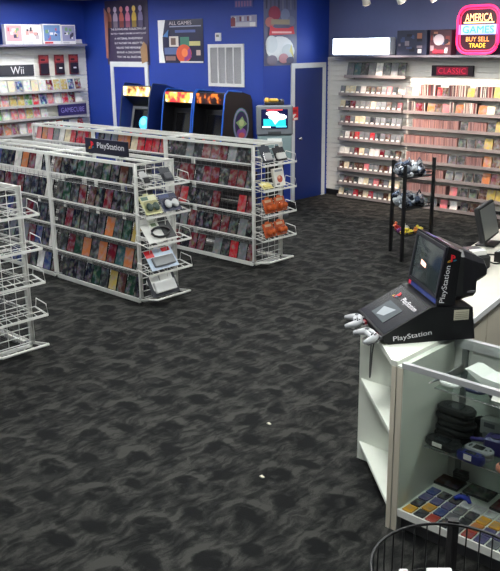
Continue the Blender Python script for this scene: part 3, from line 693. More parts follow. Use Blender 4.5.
# boxes on the left ledge
lb = [(7.37, .32, .32, (196, 150, 160), 'white box with pink picture, leftmost on the left ledge'), (7.705, .36, .32, (226, 222, 224), 'white box with grey figure, second on the left ledge'),
      (8.09, .36, .33, (110, 140, 190), 'blue box with coloured squares, third on the left ledge'), (8.46, .29, .32, (150, 150, 190), 'lavender boxed set, rightmost on the left ledge')]
for k, (y, w, h, c, lab) in enumerate(lb):
    t = thing('boxed_console', lab, 'box', (XL+.12, y, 2.456))
    MB().bevbox(0, 0, 0, .1, w, h, .003, P((224, 222, 226))).build('box', t)
    fl = Flat((.1, 0, 0), (0,1,0), (0,0,1), w, h); fl.rect(.05, .16, .95, .95, P(c))
    rnd = random.Random(k)
    for q in range(9):
        u, v = rnd.uniform(.1, .7), rnd.uniform(.2, .7); cc = rnd.choice([(200, 80, 100), (90, 120, 190), (230, 226, 230), (120, 160, 120), (60, 56, 90), (210, 170, 120)] if k != 1 else [(60, 56, 70), (236, 234, 236), (180, 170, 176), (200, 150, 150)])
        fl.rect(u, v, u+rnd.uniform(.08, .22), v+rnd.uniform(.08, .2), P(cc))
    fl.rect(.05, .03, .5, .12, P((210, 60, 70) if k == 2 else (190, 188, 196))); fl.build('printed_front', t)
t = thing('ledge_tag', 'small grey price holder at the right end of the left ledge', 'price holder', (XL+.14, 8.78, 2.456)); MB().box(0, 0, 0, .05, .13, .012, GREY).prism([(0, .012), (.02, .012), (.0, .08)], lambda u, v: (u+.02, 0, v), lambda u, v: (u+.02, .13, v), mat((190, 186, 200), .4)).build('holder', t)

# ------------------------------------------------------------------ right slatwall
YW = YS-.019
RZ = [1.66, 1.435, 1.200, .960, .715, .478, .253, .05]
ROWN = ['top', 'second', 'third', 'fourth', 'fifth', 'sixth', 'seventh', 'bottom']
def wall_shelf_x(label, x0, x1, z, d=.14):
    t = thing('wall_shelf', label, 'shelf', (x0, YW, z)); L_ = x1-x0
    MB().box(0, -d, -.008, L_, 0, 0, SHELFM).build('shelf_board', t)
    MB().box(0, -d-.006, -.034, L_, -d, .010, mat((136, 128, 128), .3)).build('ticket_rail', t)
    mb = MB()
    for k in (.1, L_-.1): mb.prism([(0, -.01), (-d*.8, -.01), (0, -.06 if z > .08 else -.03)], lambda u, v: (k, u, v), lambda u, v: (k+.006, u, v), GREY)
    mb.build('bracket', t)
def cart_proto():
    mb = MB(); mb.bevbox(-.045, 0, 0, .045, .022, .115, .003, OWN)
    mb.add([(-.04, -.0006, .03), (.04, -.0006, .03), (.04, -.0006, .11), (-.04, -.0006, .11)], [(0,1,2,3)], COVER)
    mb.box(-.025, -.004, .004, .025, -.0008, .028, TAGW); return mb.build('game_cartridge_box')
CART = cart_proto()
cpal = ['grey', 'charcoal', 'cream', 'grey', 'dark red', 'white', 'brown', 'grey', 'charcoal', 'grey', 'pink', 'cream', 'brown']
wall_shelf_x('short grey shelf just below the bright light box', -7.9, -6.78, 1.93)
for k in range(8):
    put(CASE, (-7.82+.135*k, YW-.10, 1.933), (-R(12), 0, 0), CN[('grey', 'teal', 'charcoal', 'grey', 'white', 'charcoal', 'grey', 'charcoal')[k]], f'game case {ORD[k]} from left on the short shelf below the light box', 'game case', 'cases below the light box')
for ri, z in enumerate(RZ):
    wall_shelf_x(f'{ROWN[ri]} grey shelf of the left section, right wall', -8.0, -6.82, z)
    wall_shelf_x(f'{ROWN[ri]} grey shelf of the right section, right wall', -6.80, -4.7, z)
    n = 12
    for k in range(n):
        if ri == 0 and k > 10: continue
        cn = random.choice(cpal) if not (ri in (3, 7) and k in (3, 6)) else 'red'
        put(CART, (-7.94+.0965*k, YW-.125, z+.002), (-R(14), 0, random.uniform(-.06, .06)), CN[cn], f'{cn} cartridge box {ORD[k]} from left, {ROWN[ri]} shelf, right wall', 'game cartridge', 'cartridge boxes on the right wall')
# right section: rows of spines (uncountable mass) and faced boxes
sp = MB(); SPM = [mat(c, .3) for c in ((150, 112, 108), (128, 96, 94), (168, 128, 120), (110, 84, 84), (150, 120, 120))]; SPW = [mat(c, .35) for c in ((206, 200, 190), (60, 52, 54), (180, 160, 150), (120, 60, 60), (90, 80, 84))]
def spines(x0, x1, z, pal, h=.125, w=.0115, lean=.004):
    x = x0
    while x < x1-.002:
        hh = h+random.uniform(-.004, .003); dx = random.uniform(-lean, lean)
        v = [(x, YW-.128, z), (x+w-.001, YW-.128, z), (x+w-.001, YW-.01, z), (x, YW-.01, z), (x+dx, YW-.128, z+hh), (x+w-.001+dx, YW-.128, z+hh), (x+w-.001+dx, YW-.01, z+hh), (x+dx, YW-.01, z+hh)]
        sp.add(v, [(0,3,2,1),(4,5,6,7),(0,1,5,4),(1,2,6,5),(2,3,7,6),(3,0,4,7)], random.choice(pal)); x += w
px = lambda x: -6.818+(x-400)*.01725-(x-400)**2*.0000112   # metres along the wall
CASEJ = case_proto(.125, .13, .012, mat((150, 120, 112), .3), 'game_case')
CASET = case_proto(.13, .155, .02, mat((120, 90, 60), .35), 'game_case')
seq = 0
def faced(ri, xs, cols, proto=None, tagz=True):
    z = RZ[ri]
    for x, cn in zip(xs, cols):
        put(proto or CASEJ, (px(x), YW-.118, z+.002), (-R(12), 0, random.uniform(-.05, .05)), CN[cn], f'{cn} case on the {ROWN[ri]} shelf, right section, {ORD[cnt[ri]]} from left', 'game case', 'faced cases on the right wall')
        cnt[ri] += 1
cnt = [0]*8
# row contents measured along each shelf
faced(0, (405, 412), ('grey', 'cream')); spines(px(418), px(433), RZ[0], SPW, .16); faced(0, (437, 442), ('red', 'brown')); spines(px(445), px(462), RZ[0], SPW, .16); faced(0, (466.5,), ('yellow',)); spines(px(472), px(488), RZ[0], SPW, .15); faced(0, (493, 500, 507), ('yellow', 'cream', 'grey'), CASET)
spines(px(406), px(412), RZ[1], SPW, .14); faced(1, (416,), ('dark red',)); spines(px(420), px(423), RZ[1], SPW); faced(1, (428, 435, 443), ('orange', 'brown', 'pink')); spines(px(447.5), px(451), RZ[1], SPW, .15); faced(1, (456,), ('orange',)); spines(px(461), px(474), RZ[1], SPW, .15); faced(1, (479, 487), ('orange', 'cream')); faced(1, (495, 503), ('charcoal', 'brown'), CASET)
spines(px(411), px(457), RZ[2], SPM); faced(2, (462,), ('charcoal',)); spines(px(466.5), px(484), RZ[2], SPM); faced(2, (489,), ('charcoal',)); faced(2, (497, 505), ('yellow', 'orange'), CASET)
spines(px(403), px(456), RZ[3], SPM); faced(3, (461, 470, 479), ('charcoal',)*3); faced(3, (487, 496, 504), ('yellow', 'brown', 'orange'), CASET)
spines(px(406), px(447), RZ[4], SPM); faced(4, (452, 461), ('charcoal', 'charcoal')); spines(px(466), px(482), RZ[4], SPM); faced(4, (487, 496, 504), ('orange', 'brown', 'yellow'), CASET)
spines(px(405), px(444), RZ[5], SPM); faced(5, (450, 459.5, 470, 479), ('grey', 'grey', 'charcoal', 'charcoal')); faced(5, (487, 496, 504), ('orange', 'dark red', 'brown'), CASET)
spines(px(404), px(448), RZ[6], SPM); faced(6, (455, 466, 475), ('pink', 'charcoal', 'charcoal')); faced(6, (485, 493, 502), ('brown', 'yellow', 'yellow'), CASET)
faced(7, (408, 417, 426, 435, 446, 456, 467, 477, 486), ('pink', 'cream', 'grey', 'grey', 'pink', 'white', 'charcoal', 'brown', 'orange'))
tag(sp.build('spine_out_game_case'), 'pinkish and white game cases packed spine out along the right wall shelves', 'game case', 'spine out cases', 'stuff')

# on the ledge: light box, boxes, neon
t = thing('light_box', 'long glowing white light box sign on the ledge', 'light box', (-7.53, YS-.2, 2.236))
MB().bevbox(-.53, -.06, 0, .53, .1, .25, .015, mat((200, 204, 214), .4)).build('housing', t)
MB().bevbox(-.515, -.07, .012, .515, -.061, .238, .004, mat((226, 240, 255), .4, emit=7)).build('diffuser', t)
for k, (x, w, h, c, lab) in enumerate(((-6.88, .5, .34, (46, 50, 72), 'dark blue game console box beside the light box'), (-6.33, .34, .34, (70, 40, 52), 'dark red boxed game left of the neon sign'))):
    t = thing('boxed_console', lab, 'box', (x, YS-.22, 2.236)); MB().bevbox(0, -.05, 0, w, .09, h, .004, P(c)).build('box', t)
    fl = Flat((0, -.05, 0), (1,0,0), (0,0,1), w, h); rnd = random.Random(20+k)
    for q in range(14):
        u, v = rnd.uniform(.05, .75), rnd.uniform(.1, .75); fl.rect(u, v, u+rnd.uniform(.06, .2), v+rnd.uniform(.08, .22), P(rnd.choice([(110, 50, 50), (60, 74, 110), (30, 30, 44), (130, 120, 130), (150, 100, 80), (40, 46, 70)])))
    if k == 1: fl.disc(.45, .6, .25, .22, P((160, 150, 160))).rect(.2, .08, .7, .2, P((190, 40, 60)))
    fl.rect(.74, .08, .86, .24, P((226, 226, 226))); fl.build('printed_front', t)
t = thing('neon_sign', 'rounded red neon sign with glowing blue band on the ledge', 'sign', (-5.6, YS-.24, 2.236))
def rrect(w, h, r, y, zc, n=7):
    pts = []
    for cx, cz, a0 in ((w-r, h-r, 0), (-w+r, h-r, 90), (-w+r, -h+r, 180), (w-r, -h+r, 270)):
        for i in range(n): a = R(a0+90*i/(n-1)); pts.append((cx+r*math.cos(a), y, zc+cz+r*math.sin(a)))
    return pts
NR = mat((255, 40, 96), .3, emit=2.2); zc = .325
pts = rrect(.305, .305, .16, -.03, zc)
MB().prism([(p[0], p[2]) for p in pts], lambda u, v: (u, .0, v), lambda u, v: (u, .02, v), mat((60, 14, 40), .4)).build('back_plate', t)
MB().tube(pts, .017, NR, 8, True).build('outer_tube', t); MB().tube(rrect(.27, .27, .13, -.02, zc), .008, mat((255, 60, 110), .3, emit=1.2), 6, True).build('inner_tube', t)
MB().box(-.30, -.012, zc-.06, .30, -.002, zc+.07, mat((170, 176, 240), .3, emit=.7)).build('blue_band', t)
letters('AMERICA', 'lettering', (0, -.02, zc+.16), (1,0,0), (0,0,1), .40, .10, mat((255, 190, 130), .3, emit=2.2), t, .006)
MB().tube([(-.22, -.02, zc+.095), (.22, -.02, zc+.095)], .009, mat((255, 210, 140), .3, emit=2.4), 6).build('underline_tube', t)
letters('GAMES', 'lettering', (0, -.02, zc+.005), (1,0,0), (0,0,1), .46, .09, mat((30, 120, 255), .3, emit=2.5), t, .006)
letters('BUY SELL', 'lettering', (0, -.02, zc-.12), (1,0,0), (0,0,1), .34, .06, mat((255, 150, 80), .3, emit=2), t, .006)
letters('TRADE', 'lettering', (0, -.02, zc-.2), (1,0,0), (0,0,1), .24, .055, mat((255, 190, 70), .3, emit=2), t, .006)
mb = MB()
for x in (-.18, .18): mb.box(x-.02, -.05, 0, x+.02, .05, .012, BLACK).box(x-.006, .02, 0, x+.006, .032, .2, BLACK)
mb.build('stand', t)
t = thing('led_sign', 'black panel with dim red lettering on the right slat wall', 'sign', (-6.08, YW-.001, 2.015))
MB().bevbox(-.335, -.03, -.075, .335, 0, .075, .005, mat((32, 20, 34), .4)).build('panel', t)
MB().box(-.25, -.033, -.055, .25, -.03, .055, mat((120, 16, 44), .4, emit=.4)).build('display', t)
letters('CLASSIC', 'lettering', (0, -.033, 0), (1,0,0), (0,0,1), .44, .075, mat((200, 34, 66), .4, emit=.7), t)

# ------------------------------------------------------------------ black three-post rack with shrink-wrapped packs
RP = [(-5.30, 8.04), (-4.92, 7.70), (-4.84, 8.17)]
t = thing('wire_tower', 'black three post rack standing on the carpet before the right wall', 'display rack', (-5.02, 7.97, 0))
rel = [(x+5.02, y-7.97) for x, y in RP]
hts = [1.1, 1.1, 1.15]
for (x, y), h in zip(rel, hts):
    MB().box(x-.016, y-.016, 0, x+.016, y+.016, h, BLACK).build('post', t)
def tri_shelf(z):
    mb = MB(); s = [(x*.97, y*.97) for x, y in rel]
    mb.prism(s, lambda u, v: (u, v, z-.012), lambda u, v: (u, v, z), MATTE)
    for i in range(3):
        a, b = s[i], s[(i+1) % 3]; mb.tube([(a[0], a[1], z+.03), (b[0], b[1], z+.03)], .005, BLACK, 5)
    return mb
for z in (.955, .60, .29): tri_shelf(z).build('shelf', t)
def in_tri(a, b):
    if a+b > 1: a, b = 1-a, 1-b
    p = [Vector(q) for q in RP]; return p[0]+(p[1]-p[0])*a+(p[2]-p[0])*b
SILV = [mat((170, 178, 188), .2, .5), mat((90, 102, 124), .25, .3), mat((36, 40, 50), .25, .1), mat((206, 210, 216), .25, .2)]
rnd = random.Random(11)
spots3 = [(.16, .12), (.42, .08), (.68, .1), (.86, .06), (.12, .4), (.4, .38), (.1, .66), (.3, .62)]
posn = ['left front', 'second along front', 'third along front', 'right front', 'left middle', 'centre', 'rear left', 'rear right']
for z, sh in ((.955, 'top'), (.60, 'middle')):
    for k, (a, b) in enumerate(spots3):
        q = in_tri(a*.92+.0, b*.92+.0)
        o = thing('wrapped_figure', f'silver shrink wrapped pack, {posn[k]} on the {sh} shelf of the black rack', 'package', (q.x, q.y, z+.001), rnd.uniform(0, 6))
        hh = rnd.uniform(.13, .19); m_ = SILV[k % 4]
        mb = MB()
        for q_ in range(4):
            Tq = Matrix.Translation((rnd.uniform(-.045, .045), rnd.uniform(-.025, .025), hh*(.05+.16*q_))) @ Euler((rnd.uniform(-.5, .5) if q_ else 0, rnd.uniform(-.5, .5) if q_ else 0, rnd.uniform(0, 3))).to_matrix().to_4x4()
            mb.bevbox(-.055, -.03, -.02 if q_ else -.006, .055, .03, .045, .014, SILV[(k+q_*3) % 4], Tq)
        mb.build('wrapped_body', o)
        mb = MB(); mb.tube([(-.05, -.03, hh*.3), (-.02, -.045, hh*.6), (.03, -.035, hh*.75), (.055, -.01, hh*.5)], .008, SILV[(k+1) % 4], 4, smooth=False); mb.tube([(-.03, .0, hh*.7), (.0, -.01, hh*1.02), (.03, 0, hh*.8)], .008, SILV[(k+3) % 4], 4, smooth=False); mb.build('plastic_fold', o)
bc = [('orange', (220, 110, 50)), ('red', (200, 50, 50)), ('purple', (130, 50, 130)), ('yellow', (224, 200, 60)), ('white', (214, 214, 206)), ('yellow', (214, 190, 50)), ('orange', (210, 130, 60)), ('yellow', (230, 210, 80))]
for k, (a, b) in enumerate(((.04, .04), (.3, .04), (.56, .04), (.8, .06), (.1, .34), (.64, .3), (.36, .56), (.12, .74))):
    q = in_tri(a*.85+.04, b*.85+.05)
    o = thing('small_toy', f'small {bc[k][0]} toy on the bottom shelf of the black rack, {posn[k]}', 'toy', (q.x, q.y, .291), rnd.uniform(0, 6))
    m_ = mat(bc[k][1], .4); MB().sphere((0, 0, .025), (.045, .034, .03), m_, 9, 6).sphere((.03, 0, .06), (.02, .018, .018), m_, 8, 5).build('body', o)
    MB().sphere((-.03, .012, .02), (.02, .014, .014), mat((60, 40, 50), .5), 7, 4).build('tail', o)

# ------------------------------------------------------------------ counter: corner shelf unit, glass case, back counter
T = .925
PX_, PY_, LX, LY = -2.0, 3.135, -2.572, 3.645
t = thing('corner_shelf_unit', 'white open corner shelf unit at the end of the glass counter', 'shelf unit', (PX_, LY, 0))
WP = mat((226, 230, 220), .45, noise=.03)
tri = lambda i=0: [(-.012-i, PY_-LY+.012+i*1.4), (LX-PX_+.012+i*1.4, -.02-i*.2), (-.012-i, -.02-i*.2)]
MB().box(-.030, PY_-LY, 0, -.004, 0, T-.028, WP).build('end_panel', t)
MB().box(LX-PX_, -.018, 0, -.030, 0, T-.028, WP).build('back_panel', t)
for z in (.525, .118):
    MB().prism([(-.031, PY_-LY+.014), (LX-PX_+.012, -.02), (-.031, -.019)], lambda u, v: (u, v, z-.02), lambda u, v: (u, v, z), WP).build('shelf', t)
MB().prism([(0, PY_-LY-.002), (-.035, PY_-LY-.002), (LX-PX_, -.012), (LX-PX_, 0), (0, 0)], lambda u, v: (u, v, T-.028), lambda u, v: (u, v, T), WP).build('top', t)
MB().box(-.030, PY_-LY-.004, 0, -.004, PY_-LY-.0005, T-.03, EDGE).build('edge_band', t)

CW = 1.5
t = thing('glass_display_case', 'white glass fronted display case full of handhelds and cartridges', 'display case', (PX_, PY_, 0))
DP = LY-PY_
MB().box(.002, 0, 0, .034, DP, T-.022, WP).build('end_panel', t)
MB().box(.002, -.004, 0, .034, -.0005, T-.03, EDGE).build('edge_band', t)
MB().box(.035, .012, .095, CW, DP-.02, .122, WP).build('deck', t)
MB().box(.035, .0, .088, CW, .011, .128, mat((240, 240, 234), .4)).build('deck_lip', t)
MB().box(.035, .04, 0, CW, .055, .094, mat((84, 84, 86), .6)).build('kick_board', t)
BK = mat((186, 190, 184), .5)
MB().box(CW+.001, 0, 0, CW+.033, DP, T-.002, WP).build('end_panel', t)
MB().box(.035, DP-.018, .123, CW, DP-.004, T-.05, BK).build('back_panel', t)
MB().box(.030, -.008, T-.026, CW, .016, T+.002, TRIM).build('front_rail', t)
MB().box(.035, DP-.03, T-.05, CW, DP, T+.002, TRIM).build('back_rail', t)
MB().box(.036, .004, .13, CW, .010, T-.027, GLASS).build('front_glass', t)
MB().box(.03, .017, T-.008, CW, DP-.031, T, GLASS).build('top_glass', t)
for x in (.085, .75):
    MB().box(x, DP-.034, .14, x+.03, DP-.019, T-.052, mat((120, 124, 124), .4, .5)).build('shelf_standard', t)
S1, S2 = .80, .42
MB().box(.15, .10, S1-.006, CW, DP-.036, S1, SHELFGLASS).build('glass_shelf', t)
MB().box(.06, .19, S2-.006, CW, DP-.036, S2, SHELFGLASS).build('glass_shelf', t)
for z, y in ((S1, .1), (S2, .19)):
    for x in (.09, .755): MB().prism([(DP-.035, z-.008), (y+.04, z-.008), (DP-.035, z-.06)], lambda u, v: (x, u, v), lambda u, v: (x+.008, u, v), GREY).build('shelf_bracket', t)
    MB().tube([(.15 if z == S1 else .06, y, z-.003), (CW, y, z-.003)], .004, CHROME, 5).build('shelf_edge', t)

bcn = thing('back_counter', 'beige and white back counter behind the games kiosk', 'counter', (-2.0, LY+.005, 0), R(9.3))
CL = 3.2
ta = math.tan(R(9.3))
def slab(x0, x1, y0, z0, z1, m, name):
    MB().prism([(x0, y0-x0*ta), (x1, y0-x1*ta), (x1, CL), (x0, CL)], lambda u, v: (u, v, z0), lambda u, v: (u, v, z1), m).build(name, bcn)
slab(-.572, -.03, .004, .08, T-.03, mat((206, 200, 184), .5), 'body')
slab(-.55, -.06, .03, 0, .08, MATTE, 'plinth')
slab(-.579, .0, .002, T-.029, T, mat((206, 202, 190), .35), 'countertop')
slab(.0005, .012, .004, T-.035, T+.001, mat((236, 238, 236), .35), 'top_edge')
for k in range(5):
    MB().bevbox(-.029, .03+.6*k, .1, -.012, .62+.6*k, T-.07, .003, mat((222, 214, 194), .5)).build('cupboard_door', bcn)

# ------------------------------------------------------------------ games kiosk on the counter
K = thing('game_kiosk', 'black PlayStation demo kiosk with tilted television on the white counter', 'kiosk', (-2.161, 3.29, T+.003), R(52.36))
KW = .44; KB = mat((11, 11, 16), .5, spec=.3)
ex = lambda pts, n0, n1, m, mb=None: (mb or MB()).prism(pts, lambda u, v: (u, n0, v), lambda u, v: (u, n1, v), m)
base = [(0, 0), (.466, 0), (.445, .172), (.245, .186), (.222, .184), (-.03, .045), (-.03, .02)]
ex(base, 0, KW, KB).build('base', K)
bez = [(.25, .190), (.297, .497), (.365, .467), (.345, .190)]
ex(bez, 0, KW, KB).build('monitor_bezel', K)
# slope frame: along the control panel
A, B = Vector((-.03, 0, .045)), Vector((.222, 0, .184)); D = (B-A).normalized(); NN = Vector((-D.z, 0, D.x))
def slope(s, n, up=.001): return A+D*s+Vector((0, n, 0))+NN*up
LS = (B-A).length
MB().add([slope(.012, .012), slope(.012, KW-.012), slope(LS-.012, KW-.012), slope(LS-.012, .012)], [(0,1,2,3)], mat((26, 26, 36), .25)).build('control_panel', K)
mb = MB(); mb.add([slope(.05, .13, .003), slope(.05, .33, .003), slope(.17, .33, .003), slope(.17, .13, .003)], [(0,1,2,3)], mat((112, 118, 124), .12, .3))
mb.add([slope(.08, .2, .004), slope(.06, .27, .004), slope(.12, .3, .004), slope(.15, .18, .004)], [(0,1,2,3)], mat((160, 166, 172), .2)); mb.build('picture_window', K)
letters('PlayStation', 'lettering', slope(.215, .15, .003), (0,-1,0), D, .20, .04, mat((232, 232, 236), .4), K)
ps_logo(slope(.215, .33, .003), (0,-1,0), D, .06, K)
# screen
A2, B2 = Vector((.25, 0, .19)), Vector((.297, 0, .497)); D2 = (B2-A2).normalized(); N2 = Vector((-D2.z, 0, D2.x)); L2 = (B2-A2).length
def scr(s, n, up): return A2+D2*s+Vector((0, n, 0))+N2*up
mb = MB(); vs = []; fs = []; q = 8
for i in range(q+1):
    for j in range(q+1):
        a, b = i/q, j/q; vs.append(scr(.055+a*(L2-.085), .035+b*(KW-.07), .002+.012*(1-(2*a-1)**2)*(1-(2*b-1)**2)))
for i in range(q):
    for j in range(q): fs.append((i*(q+1)+j, i*(q+1)+j+1, (i+1)*(q+1)+j+1, (i+1)*(q+1)+j))
mb.add(vs, fs, mat((44, 52, 54), .12), True); so = mb.build('screen', K)
mb = MB(); mb.add([scr(.145, .20, .0155), scr(.168, .20, .0155), scr(.178, .27, .0155), scr(.152, .27, .0155)], [(0,1,2,3)], mat((255, 196, 170), .4, emit=1.6)); tag(mb.build('screen_image', so), 'glowing orange and white logo')
mb = MB()
for s0, s1, a, b in ((.035, .05, .015, KW-.015), (L2-.026, L2-.008, .015, KW-.015), (.05, L2-.026, .015, .032), (.05, L2-.026, KW-.032, KW-.015)):
    v = [scr(s0, a, .001), scr(s0, b, .001), scr(s1, b, .001), scr(s1, a, .001)]; w = [x+N2*.007 for x in v]
    mb.add(v+w, [(4,5,6,7),(0,1,5,4),(1,2,6,5),(2,3,7,6),(3,0,4,7)], mat((34, 34, 40), .4))
mb.build('screen_surround', K)
mb = MB(); mb.add([scr(.004, .02, .002), scr(.004, KW-.02, .002), scr(.03, KW-.02, .002), scr(.03, .02, .002)], [(0,1,2,3)], mat((54, 66, 130), .25)); mb.add([scr(.006, KW-.06, .003), scr(.006, KW-.025, .003), scr(.028, KW-.025, .003), scr(.028, KW-.06, .003)], [(0,1,2,3)], mat((190, 40, 60), .3)); mb.build('blue_strip', K)
# top header strip
A3, B3 = Vector((.297, 0, .497)), Vector((.365, 0, .467)); D3 = (B3-A3).normalized()
fl = Flat(A3+D3*.006+Vector((0, KW-.02, 0)), (0,-1,0), D3, KW-.04, .06)
fl.rect(0, 0, 1, 1, mat((70, 50, 80), .2)).rect(.12, .1, .55, .9, mat((110, 116, 190), .2)).rect(.45, .2, .62, .8, mat((170, 120, 190), .2)).rect(.62, .3, .78, .9, mat((230, 226, 236), .2)).rect(.5, .0, .98, .25, mat((120, 30, 60), .2)); fl.build('header_strip', K)
letters('PlayStation', 'lettering', (.2895, 0, .302), (.12, 0, .99), (-.99, 0, .12), .195, .036, mat((228, 228, 232), .4), K)
ps_logo((.315, 0, .435), (1,0,0), (0,0,1), .05, K)
letters('PlayStation', 'lettering', (.128, 0, .036), (1,0,.115), (-.115,0,1), .205, .034, mat((232, 232, 236), .4), K)
MB().box(.345, -.002, .108, .425, -.0002, .162, mat((190, 186, 166), .5)).build('sticker', K)
fl = Flat((.345, -.002, .108), (1,0,0), (0,0,1), .08, .054)
for k in range(4): fl.rect(.08, .16+.2*k, .92, .22+.2*k, mat((130, 126, 112), .5))
fl.build('sticker_print', K)
# picture tube housing
sec = [(.347, .03, .41, .196, .470), (.40, .035, .405, .196, .458), (.46, .06, .38, .2, .43), (.488, .07, .37, .2, .42), (.489, .085, .355, .262, .415), (.545, .11, .33, .285, .388), (.565, .12, .32, .30, .345)]
mb = MB(); vs = []; fs = []; nn = 8
for s, a, b, z0, z1 in sec:
    c = min(.03, (z1-z0)*.2); vs += [(s, a+c, z0), (s, b-c, z0), (s, b, z0+c), (s, b, z1-c), (s, b-c, z1), (s, a+c, z1), (s, a, z1-c), (s, a, z0+c)]
for i in range(len(sec)-1):
    for k in range(nn): fs.append((i*nn+k, i*nn+(k+1) % nn, (i+1)*nn+(k+1) % nn, (i+1)*nn+k))
fs += [tuple(range(nn)), tuple(range((len(sec)-1)*nn, len(sec)*nn))]
mb.add(vs, fs, mat((28, 28, 32), .35)); mb.build('tube_housing', K)
MB().box(.43, .045, .235, .475, .056, .245, mat((96, 96, 100), .4)).build('vent_slot', K)
MB().box(.20, .47, .0, .21, .475, .01, BLACK)
for n in (.06, .295): tag(MB().box(-.055, n-.03, .018, -.0305, n+.03, .035, mat((120, 30, 40), .4)).build('controller_port', K), 'dark red controller port')
for n in (.06, .295):
    MB().tube([(-.031, n-.05, .024), (-.10, n-.05, .0), (-.115, n, .0), (-.10, n+.05, .0), (-.031, n+.05, .024)], .004, mat((150, 150, 150), .4, .5), 5).build('controller_rest', K)

def controller(label, s, n, rz, tilt):
    Mk = K.matrix_basis
    p = Mk @ Vector((s, n, .034))
    t = thing('game_controller', label, 'controller', p); t.rotation_euler = Euler((tilt, 0, R(52.36)+rz), 'XYZ')
    G = mat((176, 178, 182), .4)
    mb = MB()   # one continuous shell: grip - body - grip
    path = [(-.075, -.062, -.006), (-.068, -.035, -.001), (-.058, -.005, .003), (-.036, .014, .005), (0, .016, .005), (.036, .014, .005), (.058, -.005, .003), (.068, -.035, -.001), (.075, -.062, -.006)]
    mb.tube(path, [.010, .0155, .020, .021, .0185, .021, .020, .0155, .010], G, 10)
    mb.bevbox(-.04, -.018, -.008, .04, .03, .018, .007, G); mb.build('shell', t)
    DG = mat((62, 62, 68), .4)
    MB().box(-.056, .0, .02, -.032, .008, .026, DG).box(-.048, -.008, .02, -.040, .016, .026, DG).build('direction_pad', t)
    mb = MB()
    for dx, dy in ((.044, .014), (.044, -.008), (.055, .003), (.033, .003)): mb.cyl((dx, dy, .018), (dx, dy, .027), .0048, DG, 8)
    mb.build('button', t)
    MB().box(-.012, .0, .0175, -.003, .005, .0205, DG).box(.004, .0, .0175, .012, .005, .0205, DG).build('start_button', t)
    mb = MB()
    for sx in (-1, 1): mb.box(sx*.042-.016, .03, -.004, sx*.042+.016, .042, .010, DG)
    mb.build('shoulder_button', t)
    return t, p
c1, p1 = controller('grey game controller hanging at the far front corner of the kiosk', -.082, .29, R(-105), R(0))
c2, p2 = controller('grey game controller hanging at the near front corner of the kiosk', -.08, .055, R(-85), R(0))
def cable(pts, r, m, name, label):
    o = []
    pts = [Vector(p) for p in pts]
    for i in range(len(pts)-1):
        a = pts[max(i-1, 0)]; b = pts[i]; c = pts[i+1]; d = pts[min(i+2, len(pts)-1)]
        for k in range(6):
            u = k/6; o.append(.5*((2*b)+(c-a)*u+(2*a-5*b+4*c-d)*u*u+(-a+3*b-3*c+d)*u**3))
    o.append(pts[-1]); tag(MB().tube(o, r, m, 6).build(name), label, 'cable')
kw = lambda s, n, z: K.matrix_basis @ Vector((s, n, z))
cable([kw(-.06, .09, .018), kw(-.062, .085, -.03), kw(-.066, .082, -.14), kw(-.066, .078, -.21), kw(-.066, .066, -.16), kw(-.064, .05, -.04), kw(-.055, .04, .02)], .004, mat((96, 98, 96), .5), 'controller_cable', 'thin grey controller cable looping down in front of the corner shelves')

# ------------------------------------------------------------------ point-of-sale things behind the kiosk
t = thing('computer_monitor', 'dark framed computer monitor standing on the back counter', 'monitor', (-2.80, 5.60, T+.001), R(102.7))
MB().bevbox(-.1, -.06, 0, .1, .09, .014, .006, BLACK).build('base', t)
MB().box(-.03, .03, .014, .03, .05, .09, BLACK).build('neck', t)
Tm = Matrix.Translation((0, .0, .045)) @ Matrix.Rotation(R(-14), 4, 'X')
MB().bevbox(-.21, -.016, 0, .21, .024, .27, .008, MATTE, Tm).build('frame', t)
MB().box(-.19, -.0185, .02, .19, -.0162, .25, mat((104, 106, 98), .3), Tm).build('screen', t)
t = thing('receipt_printer', 'black receipt printer beside the monitor on the back counter', 'printer', (-2.58, 4.93, T+.001), R(60))
MB().bevbox(-.08, -.1, 0, .08, .1, .1, .015, MATTE).build('body', t)
MB().box(-.05, -.08, .1, .05, -.02, .13, mat((214, 214, 210), .5)).build('paper_slip', t)
MB().bevbox(-.075, -.01, .1, .075, .09, .125, .01, BLACK).build('lid', t)
t = thing('card_terminal', 'black card terminal with pale screen on the back counter', 'terminal', (-2.45, 5.2, T+.001), R(95))
MB().prism([(-.09, 0), (.09, 0), (.09, .07), (.05, .075), (-.09, .025)], lambda u, v: (-.045, u, v), lambda u, v: (.045, u, v), BLACK).build('body', t)
MB().add([(-.035, .03, .068), (.035, .03, .068), (.035, .08, .0745), (-.035, .08, .0745)], [(0,1,2,3)], mat((190, 200, 200), .3)).build('screen', t)
cable([(-2.55, 5.04, .96), (-2.48, 5.08, .935), (-2.5, 5.25, .934), (-2.62, 5.3, .934), (-2.68, 5.2, .935), (-2.6, 5.1, .934)], .006, BLACK, 'power_cable', 'tangled black cable lying on the back counter by the monitor')

